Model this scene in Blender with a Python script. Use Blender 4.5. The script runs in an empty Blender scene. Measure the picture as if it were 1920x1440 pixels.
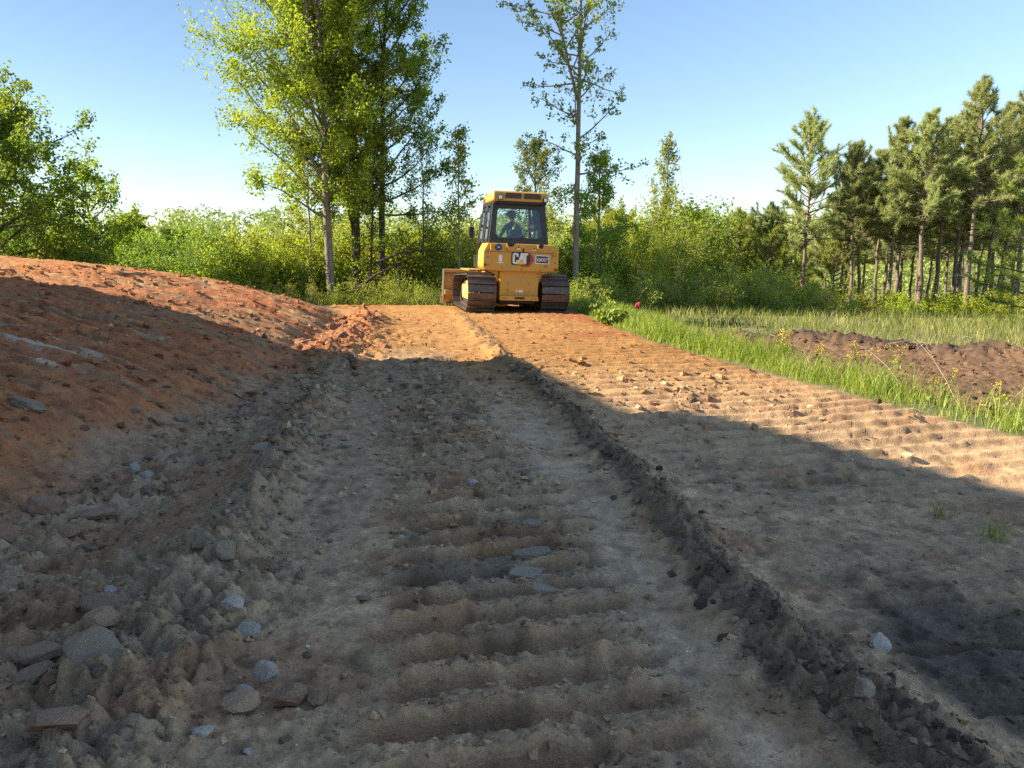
import bpy, math, random
import numpy as np

S = bpy.context.scene
COL = S.collection
R = math.radians

# ------------------------------------------------------------------ camera, sky, sun, exposure
cam_data = bpy.data.cameras.new('camera')
cam_data.sensor_width = 36.0
cam_data.lens = 27.0
cam_data.clip_start = 0.05
cam_data.clip_end = 3000.0
cam = bpy.data.objects.new('camera', cam_data)
cam.location = (0, 0, 1.6)
cam.rotation_euler = (R(90 - 9.46), 0, 0)
COL.objects.link(cam)
S.camera = cam

SUN_ELEV = 30.0
SUN_HEAD = 91.5          # the light travels this many degrees to the right of straight ahead
sd = (math.sin(R(SUN_HEAD)) * math.cos(R(SUN_ELEV)), math.cos(R(SUN_HEAD)) * math.cos(R(SUN_ELEV)), -math.sin(R(SUN_ELEV)))

world = bpy.data.worlds.new('World')
S.world = world
world.use_nodes = True
wn = world.node_tree.nodes
wl = world.node_tree.links
for n in list(wn):
    wn.remove(n)
sky = wn.new('ShaderNodeTexSky')
sky.sky_type = 'NISHITA'
sky.sun_disc = False
sky.sun_elevation = R(SUN_ELEV)
sky.sun_rotation = R(-(SUN_HEAD + 180))
sky.altitude = 200
sky.air_density = 1.0
sky.dust_density = 0.08
sky.ozone_density = 2.0
bg = wn.new('ShaderNodeBackground')
bg.inputs['Strength'].default_value = 0.072
wo = wn.new('ShaderNodeOutputWorld')
wl.new(sky.outputs['Color'], bg.inputs['Color'])
wl.new(bg.outputs['Background'], wo.inputs['Surface'])

sun_data = bpy.data.lights.new('sun', 'SUN')
sun_data.energy = 5.0
sun_data.angle = R(0.55)
sun_data.color = (1.0, 0.87, 0.68)
sun = bpy.data.objects.new('sun', sun_data)
sun.rotation_euler = (R(90 - SUN_ELEV), 0, R(-SUN_HEAD))
COL.objects.link(sun)

S.view_settings.view_transform = 'Standard'
S.view_settings.look = 'None'
S.view_settings.exposure = 1.58
S.view_settings.gamma = 1.0
S.view_settings.use_curve_mapping = False
S.cycles.max_bounces = 5
S.cycles.diffuse_bounces = 3
S.cycles.glossy_bounces = 2
S.cycles.transparent_max_bounces = 12
S.cycles.use_denoising = False
S.cycles.use_adaptive_sampling = False

# ------------------------------------------------------------------ noise on arrays
def _hashi(ix, iy, seed):
    h = ix.astype(np.int32).astype(np.uint32) * np.uint32(374761393) + iy.astype(np.int32).astype(np.uint32) * np.uint32(668265263) + np.uint32((seed * 1442695041) & 0xFFFFFFFF)
    h = (h ^ (h >> np.uint32(13))) * np.uint32(1274126177)
    h = (h ^ (h >> np.uint32(16))) * np.uint32(2246822519)
    return h ^ (h >> np.uint32(15))

def _hash(ix, iy, seed):
    return (_hashi(ix, iy, seed) & np.uint32(0xFFFFFF)).astype(np.float32) / np.float32(0x1000000)

_GA = np.arange(256) / 256 * 2 * np.pi
_GX = np.cos(_GA).astype(np.float32); _GY = np.sin(_GA).astype(np.float32)
def perlin(x, y, seed=0):
    x = np.asarray(x, np.float64); y = np.asarray(y, np.float64)
    xi = np.floor(x); yi = np.floor(y)
    xf = (x - xi).astype(np.float32); yf = (y - yi).astype(np.float32)
    xi = xi.astype(np.int32); yi = yi.astype(np.int32)
    u = xf * xf * xf * (xf * (xf * 6 - 15) + 10); v = yf * yf * yf * (yf * (yf * 6 - 15) + 10)
    def g(dx, dy):
        k = _hashi(xi + dx, yi + dy, seed) & np.uint32(255)
        return _GX[k] * (xf - dx) + _GY[k] * (yf - dy)
    n0 = g(0, 0); n0 += (g(1, 0) - n0) * u
    n1 = g(0, 1); n1 += (g(1, 1) - n1) * u
    return ((n0 + (n1 - n0) * v) * 1.5).astype(np.float64)

def fbm(x, y, seed=0, octaves=4, gain=0.5):
    s = 0; a = 1.0; t = 0
    for o in range(octaves):
        s = s + a * perlin(x * 2 ** o + 17.3 * o, y * 2 ** o - 9.1 * o, seed + o)
        t += a; a *= gain
    return s / t

def bumps(x, y, seed, density=1.0, rmin=0.2, rmax=0.5):
    """rounded lumps of random size, one at most per unit cell"""
    x = np.asarray(x, float); y = np.asarray(y, float)
    xi = np.floor(x); yi = np.floor(y)
    out = np.zeros_like(x)
    for dx in (-1, 0, 1):
        for dy in (-1, 0, 1):
            cx = xi + dx; cy = yi + dy
            jx = cx + 0.2 + 0.6 * _hash(cx, cy, seed); jy = cy + 0.2 + 0.6 * _hash(cx, cy, seed + 1)
            on = _hash(cx, cy, seed + 2) < density
            r = rmin + (rmax - rmin) * _hash(cx, cy, seed + 3) ** 2
            an = 6.28 * _hash(cx, cy, seed + 4)
            ex = (x - jx) * np.cos(an) + (y - jy) * np.sin(an)
            ey = (-(x - jx) * np.sin(an) + (y - jy) * np.cos(an)) * 1.45
            d2 = (ex * ex + ey * ey) / (r * r)
            out = np.maximum(out, np.where(on & (d2 < 1), r * np.sqrt(np.maximum(0, 1 - d2)), 0))
    return out

def sm(a, b, x):
    t = np.clip((np.asarray(x, float) - a) / (b - a), 0, 1)
    return t * t * (3 - 2 * t)

def bell(d, w):
    return np.exp(-(d / w) ** 2)

# ------------------------------------------------------------------ the lie of the land
def toe_x(y):      # foot of the red bank
    return np.interp(y, [-30, 0, 4, 11, 16.6, 21, 25, 32, 60], [-3.2, -3.0, -2.95, -2.9, -3.5, -4.4, -5.8, -9.5, -20])
def berm_x(y):     # low ridge of loose grey soil beside the bank
    return np.interp(y, [0, 2, 2.8, 3.5, 4.2, 5, 6.1, 7.9, 11, 14], [-1.25, -1.3, -1.33, -1.41, -1.56, -1.7, -1.9, -2.13, -2.55, -2.9])
def row_x(y):      # dark windrow left by the blade edge
    return np.interp(y, [0, 2.2, 2.75, 3.43, 5.37, 7.9, 12.2, 19.5, 24], [1.52, 1.29, 1.16, 1.03, 0.88, 0.56, -0.17, -1.22, -1.9])
def lane_x(y):     # middle of the deep grouser track
    return np.interp(y, [0, 2.6, 4.3, 7.2, 10.5, 16, 22], [0.12, 0.06, -0.12, -0.68, -1.25, -2.0, -2.8])
def edge_x(y):     # where the grass strip begins
    return np.interp(y, [-5, 3, 6.6, 8.2, 9.8, 14.5, 19.5, 24, 30], [8.5, 5.7, 4.55, 4.05, 3.7, 2.55, 2.2, 1.7, 1.0])

def ribs(t, sp):
    """steep face towards the viewer, long back slope"""
    s = t / sp - np.floor(t / sp)
    return np.where(s < 0.10, sm(0, 0.10, s), np.where(s < 0.5, 1 - 0.25 * (s - 0.10) / 0.40, 0.75 * (1 - sm(0.45, 1.0, s)))) - 0.5

def ridge(t, sp, w=0.14):
    s = t / sp - np.floor(t / sp)
    return np.exp(-((s - 0.5) / w) ** 2) - 0.28

def billow(x, y, seed, octaves=3, gain=0.55):
    """rounded lumps with sharp creases between them, about -0.4 .. 0.6"""
    s = 0; a = 1.0; t = 0
    for o in range(octaves):
        s = s + a * np.abs(perlin(x * 2 ** o + 7.7 * o, y * 2 ** o + 3.1 * o, seed + o)); t += a; a *= gain
    return s / t * 2 - 0.4

def land(x, y, fine=True):
    """height and zone weights of the ground"""
    x = np.asarray(x, float); y = np.asarray(y, float)
    wob = fbm(x * 0.9, y * 0.9, 11, 3)
    w2 = fbm(x * 3.1, y * 3.1, 23, 3)
    u = toe_x(y) - x + 0.18 * wob
    up = np.maximum(u, 0)
    mfade = 1 - sm(17.5, 27, y - 0.10 * np.minimum(up, 12))
    hump = 1.78 * (1 - np.exp(-up / 4.0)) * sm(0, 0.8, up) * mfade
    hump = hump * (1 - sm(13, 30, up))
    z = hump
    # ground falls away past the crest, valley, far rise
    z = z - 0.115 * np.maximum(0, y - 25.5 - 0.08 * x) * (1 - sm(40, 60, y)) - 2.6 * sm(40, 60, y) + 9.5 * sm(65, 210, y) - 0.0
    # road sheds to the grass side, ground beyond it lies lower
    e = edge_x(np.clip(y, -5, 30))
    beyond = sm(0.25, 2.0, x - e) * (1 - sm(24, 34, y))
    z = z - 0.05 * sm(0.5, 3.0, x) * sm(14, 20, y) - 0.28 * beyond - 0.022 * np.maximum(0, x - e - 2) * (1 - sm(25, 60, x))
    z = z + 0.05 * fbm(x * 0.22, y * 0.22, 5, 3) * sm(3, 14, np.abs(y) + np.abs(x))
    road = (1 - sm(-0.1, 0.35, u)) * (1 - sm(-0.15, 0.15, x - e + 0.12 * w2)) * (1 - sm(25, 28, y))
    on_bank = sm(0.0, 0.35, u) * mfade * (1 - sm(14, 18, up))
    # swale at the toe, ridge beside it
    z = z - 0.10 * bell(u + 0.42, 0.38) * (1 - sm(11, 15, y)) * sm(-2, 1, y)
    b = (x - berm_x(y)) + 0.10 * wob
    bermw = bell(b, 0.24 + 0.05 * w2) * (1 - sm(11, 14, y)) * sm(1.2, 2.2, y) * (0.75 + 0.5 * fbm(x * 1.5, y * 1.5, 31, 2))
    z = z + 0.125 * bermw
    # ridge of red clods at the far end of the bank
    redrow = bell(x - np.interp(y, [11, 13, 16, 19, 22], [-2.95, -3.0, -3.2, -3.55, -4.3]), 0.45) * sm(10.5, 12.5, y) * (1 - sm(19, 23, y))
    z = z + 0.20 * redrow * (0.8 + 0.6 * w2)
    # windrow
    r = (x - row_x(y)) + 0.05 * wob + 0.03 * w2
    row = bell(r + 0.06 * fbm(x * 2, y * 2, 83, 2), np.interp(y, [0, 3, 5], [0.20, 0.19, 0.165]) * np.clip(1 + 0.5 * fbm(x * 0.9, y * 0.9, 85, 2), 0.7, 1.35)) * (1 - sm(21, 24, y)) * np.interp(y, [0, 4, 9, 14, 20], [1.0, 1.0, 0.9, 0.75, 0.5])
    z = z + 0.105 * row * (0.85 + 0.7 * w2) * np.clip(0.8 + 0.8 * fbm(x * 1.2, y * 1.2, 81, 2), 0.35, 1.3)
    ln = x - lane_x(y)
    lane = (1 - sm(0.45, 0.68, np.abs(ln) + 0.12 * w2)) * (1 - sm(14, 20, y)) * (1 - 0.0 * y)
    # right lane and patches
    rl = sm(0.25, 0.5, r) * road
    # soil patch and its spoil ridge beyond the grass
    patch = sm(0.75, 1.15, x - e + 0.25 * wob) * (1 - sm(-0.4, 0.4, y - np.interp(x, [4, 5.5, 8.2, 10, 14, 22], [19.5, 18.2, 16.2, 14.8, 13.5, 12.0]))) * sm(3.0, 5.0, y)
    sp = y - np.interp(x, [3, 5.5, 8.2, 10, 14, 22], [20.5, 18.0, 15.9, 14.5, 13.2, 11.8])
    spoil = bell(sp + 0.3 * wob, 0.55) * sm(4.2, 5.5, x) * (1 - sm(14, 18, x))
    z = z + 0.25 * spoil * (0.75 + 0.8 * fbm(x * 0.8, y * 0.8, 77, 2)) + 0.0
    W = dict(u=u, up=up, road=road, bank=on_bank, berm=bermw, row=row, lane=lane, ln=ln, rl=rl, patch=patch, spoil=spoil, redrow=redrow, e=e, wob=wob, w2=w2, r=r, mfade=mfade)
    if fine:
        near = 1 - sm(26, 40, y)
        dirt = np.clip(road + on_bank + patch + spoil, 0, 1) * near
        # prints
        jt = 0.05 * fbm(x * 1.6, y * 2.2, 41, 2) + 0.012 * fbm(x * 9, y * 9, 42, 2)
        t1 = y - 0.26 * ln + 0.035 * fbm(x * 1.1, y * 0.9, 43, 2) + jt * 0.5
        amp = np.interp(y, [0, 4.6, 5.5, 9, 14, 20], [0.135, 0.125, 0.085, 0.056, 0.044, 0.034]) * np.clip(0.85 + 0.7 * fbm(x * 1.3, y * 1.3, 47, 2), 0.3, 1.3)
        z = z + lane * 0.012 * billow(x * 7, y * 7, 49, 3, 0.65)
        z = z + lane * (ribs(t1, np.where(y < 5.2, 0.25, 0.30)) * amp - 0.02)
        t2 = y - 0.26 * x + jt * 0.7 + 0.02 * w2
        m2 = np.clip(0.95 + 0.6 * fbm(x * 0.4, y * 0.3, 53, 2), 0.35, 1.2) * sm(0.2, 0.45, r) * road * sm(3.6, 6.0, y)
        z = z + m2 * ridge(t2, np.where(y > 9, 0.37, 0.31)) * np.interp(y, [4, 6, 8, 13, 22], [0.035, 0.055, 0.062, 0.062, 0.055])
        lf = sm(8.5, 11, y) * road * (1 - sm(-0.5, -0.2, r)) * np.clip(0.6 + 1.1 * fbm(x * 0.6, y * 0.5, 59, 2), 0, 1)
        z = z + lf * ridge(y - 0.22 * x + jt * 0.7, 0.36) * 0.045
        # lengthwise streaks on the scraped lane beside the windrow
        sl = bell(x - (row_x(y) + lane_x(y)) * 0.5 - 0.12, 0.32) * road * (1 - sm(9, 12, y))
        z = z + sl * 0.022 * fbm((x - row_x(y)) * 9, y * 0.8, 61, 3)
        wetz = bell(x - 2.05, 0.7) * bell(y - 2.7, 0.9) * sm(0.3, 0.5, r)
        z = z - wetz * 0.05 * np.exp(-((((y - 0.12 * x) / 0.42) % 1.0 - 0.5) / 0.06) ** 2)
        # bank: prints running up the slope, ragged steps
        tb = y + 0.16 * x + 0.12 * fbm(x * 0.7, y * 0.7, 67, 2) + jt
        z = z + on_bank * sm(0.5, 1.5, u) * (ribs(tb, 0.32) * np.interp(y, [3, 9, 14, 22], [0.045, 0.06, 0.085, 0.085]) * np.clip(0.55 + 1.2 * fbm(x * 0.5, y * 0.8, 71, 2) + 0.35 * sm(9, 13, y), 0, 1.2))
        z = z + on_bank * (0.075 * fbm(x * 1.6, y * 4.5, 73, 4, 0.6) + 0.036 * billow(x * 2.6, y * 4.2, 75, 3) * np.clip(0.5 + fbm(x * 0.7, y * 0.7, 76, 2), 0, 1))
        # crumbs and clods at several sizes
        loose = np.clip(0.16 * road + 1.0 * bermw + 1.0 * row + 0.22 * lane + 0.75 * bell(u + 0.3, 0.7) + 0.12 * on_bank + 0.9 * redrow + 0.8 * spoil + 0.6 * patch + 0.8 * (1 - sm(-1.5, -1.0, x)) * (1 - sm(3.2, 4.2, y)), 0, 1.1) * dirt
        big = bumps(x / 0.34, y / 0.34, 101, 0.55, 0.15, 0.5) * 0.34
        mid = bumps(x / 0.14, y / 0.14, 111, 0.7, 0.15, 0.5) * 0.14
        sml = bumps(x / 0.06, y / 0.06, 121, 0.75, 0.2, 0.52) * 0.06
        z = z + loose * (0.42 * big * np.clip(bermw + row * 0.6 + redrow + 0.6 * spoil + 0.5 * bell(u + 0.3, 0.6), 0, 1) + 0.75 * mid + 0.8 * sml)
        z = z + loose * (0.080 * billow(x * 3.6, y * 3.6, 151, 3, 0.6) + 0.040 * billow(x * 12, y * 12, 153, 2))
        hard = np.clip(road * (1 - sl * 0.7) * (1 - 0.75 * np.clip(m2, 0, 1) * sm(5, 7, y)), 0, 1)
        z = z + dirt * (0.35 + 0.65 * hard) * (1 - 0.5 * lane) * (0.030 * fbm(x * 4, y * 4, 131, 5, 0.6) + 0.020 * billow(x * 9, y * 11, 133, 3, 0.6) * np.clip(0.55 + 1.1 * fbm(x * 1.1, y * 1.1, 134, 2), 0, 1) + 0.004 * perlin(x * 28, y * 28, 137))
        z = z + dirt * (1 - loose) * (1 - 0.6 * np.clip(m2, 0, 1)) * 0.45 * np.maximum(sml * 0.8, mid * 0.7) * (fbm(x * 2, y * 2, 141, 2) > 0.12)
        W['loose'] = loose; W['sl'] = sl
    return z, W

def ground_z(x, y, fine=False):
    z, _ = land(np.array([x], float), np.array([y], float), fine)
    return float(z[0])

# ------------------------------------------------------------------ mesh and object helpers
def mesh_np(name, V, F, smooth=False):
    V = np.ascontiguousarray(V, np.float32); F = np.ascontiguousarray(F, np.int32)
    me = bpy.data.meshes.new(name)
    n, k = F.shape
    me.vertices.add(len(V)); me.vertices.foreach_set('co', V.ravel())
    me.loops.add(n * k); me.loops.foreach_set('vertex_index', F.ravel())
    me.polygons.add(n); me.polygons.foreach_set('loop_start', np.arange(0, n * k, k, dtype=np.int32))
    me.polygons.foreach_set('use_smooth', np.full(n, smooth, bool))
    me.update(calc_edges=True)
    return me

def attr(me, name, values, domain='FACE'):
    a = me.attributes.new(name, 'FLOAT', domain)
    a.data.foreach_set('value', np.ascontiguousarray(values, np.float32))

def attr_col(me, name, cols):
    a = me.attributes.new(name, 'FLOAT_COLOR', 'POINT')
    c = np.ones((len(cols), 4), np.float32); c[:, :3] = cols
    a.data.foreach_set('color', c.ravel())

def link(name, me, mat=None, parent=None, loc=None, rot=None, scale=None):
    o = bpy.data.objects.new(name, me)
    COL.objects.link(o)
    if mat is not None and len(me.materials) == 0:
        me.materials.append(mat)
    if parent is not None:
        o.parent = parent
    if loc is not None: o.location = loc
    if rot is not None: o.rotation_euler = rot
    if scale is not None: o.scale = scale
    return o

def tag(o, label=None, cat=None, group=None, kind=None):
    if label: o['label'] = label
    if cat: o['category'] = cat
    if group: o['group'] = group
    if kind: o['kind'] = kind
    return o

def thing(name, label, cat, loc=(0, 0, 0), rot=(0, 0, 0), group=None, scale=None):
    o = bpy.data.objects.new(name, None)
    o.empty_display_size = 0.2
    COL.objects.link(o)
    o.location = loc; o.rotation_euler = rot
    if scale is not None: o.scale = scale
    return tag(o, label, cat, group)

def copy_thing(root, loc, rotz=0.0, scale=1.0, label=None, group=None, tilt=(0, 0)):
    r = root.copy(); COL.objects.link(r)
    r.location = loc; r.rotation_euler = (tilt[0], tilt[1], rotz)
    r.scale = (scale, scale, scale) if not isinstance(scale, tuple) else scale
    if label: r['label'] = label
    if group: r['group'] = group
    for ch in root.children:
        c = ch.copy(); COL.objects.link(c); c.parent = r
        for g in ch.children:
            d = g.copy(); COL.objects.link(d); d.parent = c
    return r

class MB:
    """collects simple solids into one mesh"""
    def __init__(self):
        self.v = []; self.f = []
    def add(self, vs, fs):
        o = len(self.v); self.v += [tuple(p) for p in vs]; self.f += [tuple(i + o for i in f) for f in fs]
        return self
    def box(self, x0, x1, y0, y1, z0, z1):
        return self.add([(x0, y0, z0), (x1, y0, z0), (x1, y1, z0), (x0, y1, z0), (x0, y0, z1), (x1, y0, z1), (x1, y1, z1), (x0, y1, z1)],
                        [(0, 3, 2, 1), (4, 5, 6, 7), (0, 1, 5, 4), (1, 2, 6, 5), (2, 3, 7, 6), (3, 0, 4, 7)])
    def hexa(self, p):      # eight corners: bottom ring then top ring
        return self.add(p, [(0, 3, 2, 1), (4, 5, 6, 7), (0, 1, 5, 4), (1, 2, 6, 5), (2, 3, 7, 6), (3, 0, 4, 7)])
    def prism(self, poly, a, b, axis='y'):
        """polygon in the two other axes, counter-clockwise seen from the low side of 'y'"""
        n = len(poly)
        def P(p, t):
            return {'y': (p[0], t, p[1]), 'x': (t, p[0], p[1]), 'z': (p[0], p[1], t)}[axis]
        vs = [P(p, a) for p in poly] + [P(p, b) for p in poly]
        fs = [tuple(range(n)), tuple(range(2 * n - 1, n - 1, -1))]
        fs += [(i, i + n, (i + 1) % n + n, (i + 1) % n) for i in range(n)]
        return self.add(vs, fs)
    def tube(self, pts, radii, n=8, cap=True):
        V, F = tube_np(np.array(pts, float), np.full(len(pts), radii, float) if np.isscalar(radii) else np.array(radii, float), n)
        o = len(self.v); self.v += [tuple(p) for p in V]; self.f += [tuple(int(i) + o for i in f) for f in F]
        if cap:
            self.f.append(tuple(o + i for i in range(n - 1, -1, -1)))
            self.f.append(tuple(o + len(V) - n + i for i in range(n)))
        return self
    def lathe(self, prof, n=16, at=(0, 0, 0)):
        o = len(self.v)
        for (r, z) in prof:
            for k in range(n):
                a = 2 * math.pi * k / n
                self.v.append((at[0] + r * math.cos(a), at[1] + r * math.sin(a), at[2] + z))
        for i in range(len(prof) - 1):
            for k in range(n):
                self.f.append((o + i * n + k, o + i * n + (k + 1) % n, o + (i + 1) * n + (k + 1) % n, o + (i + 1) * n + k))
        self.f.append(tuple(o + k for k in range(n - 1, -1, -1)))
        self.f.append(tuple(o + (len(prof) - 1) * n + k for k in range(n)))
        return self
    def mesh(self, name, smooth=False):
        me = bpy.data.meshes.new(name); me.from_pydata(self.v, [], self.f); me.update()
        if smooth:
            me.polygons.foreach_set('use_smooth', np.ones(len(me.polygons), bool))
        return me
    def build(self, name, mat, parent=None, bevel=0.0, seg=2, smooth=False):
        o = link(name, self.mesh(name, smooth or bevel > 0), mat, parent)
        if bevel > 0:
            m = o.modifiers.new('edge', 'BEVEL'); m.width = bevel; m.segments = seg; m.limit_method = 'ANGLE'; m.angle_limit = R(35)
            m.harden_normals = True
        return o

def tube_np(P, rad, n):
    d = np.gradient(P, axis=0); d /= np.linalg.norm(d, axis=1)[:, None] + 1e-9
    ref = np.array([0.0, 0.0, 1.0]) if abs(d[0][2]) < 0.9 else np.array([1.0, 0.0, 0.0])
    a = np.cross(d, ref); a /= np.linalg.norm(a, axis=1)[:, None] + 1e-9
    b = np.cross(d, a)
    t = np.arange(n) * 2 * np.pi / n
    V = P[:, None, :] + rad[:, None, None] * (np.cos(t)[None, :, None] * a[:, None, :] + np.sin(t)[None, :, None] * b[:, None, :])
    m = len(P)
    i = np.arange(m - 1)[:, None] * n; k = np.arange(n)[None, :]; k2 = (k + 1) % n
    F = np.stack([i + k, i + n + k, i + n + k2, i + k2], -1).reshape(-1, 4)
    return V.reshape(-1, 3), F

def tubes_mesh(name, tubes):
    Vs = []; Fs = []; o = 0
    for (P, rad, n) in tubes:
        V, F = tube_np(np.asarray(P, float), np.asarray(rad, float), n)
        Vs.append(V); Fs.append(F + o); o += len(V)
    return mesh_np(name, np.concatenate(Vs), np.concatenate(Fs), True)

# ------------------------------------------------------------------ materials
def new_mat(name):
    m = bpy.data.materials.new(name); m.use_nodes = True
    nt = m.node_tree
    for n in list(nt.nodes): nt.nodes.remove(n)
    out = nt.nodes.new('ShaderNodeOutputMaterial')
    return m, nt, out

def N(nt, t, **kw):
    n = nt.nodes.new(t)
    for k, v in kw.items():
        if k in n.inputs: n.inputs[k].default_value = v
        else: setattr(n, k, v)
    return n

def ramp(nt, stops):
    r = nt.nodes.new('ShaderNodeValToRGB')
    el = r.color_ramp.elements
    while len(el) < len(stops): el.new(0.5)
    for e, (p, c) in zip(el, stops):
        e.position = p; e.color = (*c, 1) if len(c) == 3 else c
    return r

def paint(name, col, rough=0.5, metal=0.0, dirt=None, dirt_amt=0.5, scale=6.0, bump=0.0, spec=0.5):
    """a worn surface: base colour, blotchy dust or dirt, fine relief"""
    m, nt, out = new_mat(name)
    p = N(nt, 'ShaderNodeBsdfPrincipled'); p.inputs['Roughness'].default_value = rough; p.inputs['Metallic'].default_value = metal
    p.inputs['Specular IOR Level'].default_value = spec
    tc = N(nt, 'ShaderNodeTexCoord')
    nz = N(nt, 'ShaderNodeTexNoise'); nz.inputs['Scale'].default_value = scale; nz.inputs['Detail'].default_value = 8; nz.inputs['Roughness'].default_value = 0.65
    nt.links.new(tc.outputs['Object'], nz.inputs['Vector'])
    d = dirt if dirt else tuple(c * 0.72 for c in col)
    rp = ramp(nt, [(0.42, (0, 0, 0)), (0.68, (dirt_amt,) * 3)])
    nt.links.new(nz.outputs['Fac'], rp.inputs['Fac'])
    mx = N(nt, 'ShaderNodeMix', data_type='RGBA')
    mx.inputs['A'].default_value = (*col, 1); mx.inputs['B'].default_value = (*d, 1)
    nt.links.new(rp.outputs['Color'], mx.inputs['Factor'])
    nt.links.new(mx.outputs['Result'], p.inputs['Base Color'])
    if bump > 0:
        b = N(nt, 'ShaderNodeBump'); b.inputs['Strength'].default_value = bump; b.inputs['Distance'].default_value = 0.01
        nt.links.new(nz.outputs['Fac'], b.inputs['Height']); nt.links.new(b.outputs['Normal'], p.inputs['Normal'])
    nt.links.new(p.outputs['BSDF'], out.inputs['Surface'])
    return m

def leaf_mat(name, dark, mid, light, trans=0.5):
    m, nt, out = new_mat(name)
    at = N(nt, 'ShaderNodeAttribute'); at.attribute_name = 'rnd'
    oi = N(nt, 'ShaderNodeObjectInfo')
    rp = ramp(nt, [(0.0, dark), (0.5, mid), (1.0, light)])
    nt.links.new(at.outputs['Fac'], rp.inputs['Fac'])
    hs = N(nt, 'ShaderNodeHueSaturation')
    mr = N(nt, 'ShaderNodeMapRange'); mr.inputs['To Min'].default_value = 0.8; mr.inputs['To Max'].default_value = 1.2
    mh = N(nt, 'ShaderNodeMapRange'); mh.inputs['To Min'].default_value = 0.49; mh.inputs['To Max'].default_value = 0.512
    nt.links.new(oi.outputs['Random'], mr.inputs['Value']); nt.links.new(oi.outputs['Random'], mh.inputs['Value'])
    nt.links.new(mr.outputs['Result'], hs.inputs['Value']); nt.links.new(mh.outputs['Result'], hs.inputs['Hue'])
    nt.links.new(rp.outputs['Color'], hs.inputs['Color'])
    d = N(nt, 'ShaderNodeBsdfPrincipled'); d.inputs['Roughness'].default_value = 0.5; d.inputs['Specular IOR Level'].default_value = 0.35
    t = N(nt, 'ShaderNodeBsdfTranslucent')
    br = N(nt, 'ShaderNodeMix', data_type='RGBA', blend_type='MULTIPLY'); br.inputs['Factor'].default_value = 1
    br.inputs['B'].default_value = (1.25, 1.2, 0.55, 1)
    nt.links.new(hs.outputs['Color'], d.inputs['Base Color']); nt.links.new(hs.outputs['Color'], br.inputs['A'])
    nt.links.new(br.outputs['Result'], t.inputs['Color'])
    mx = N(nt, 'ShaderNodeMixShader'); mx.inputs[0].default_value = trans
    nt.links.new(d.outputs['BSDF'], mx.inputs[1]); nt.links.new(t.outputs['BSDF'], mx.inputs[2])
    nt.links.new(mx.outputs['Shader'], out.inputs['Surface'])
    return m

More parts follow.
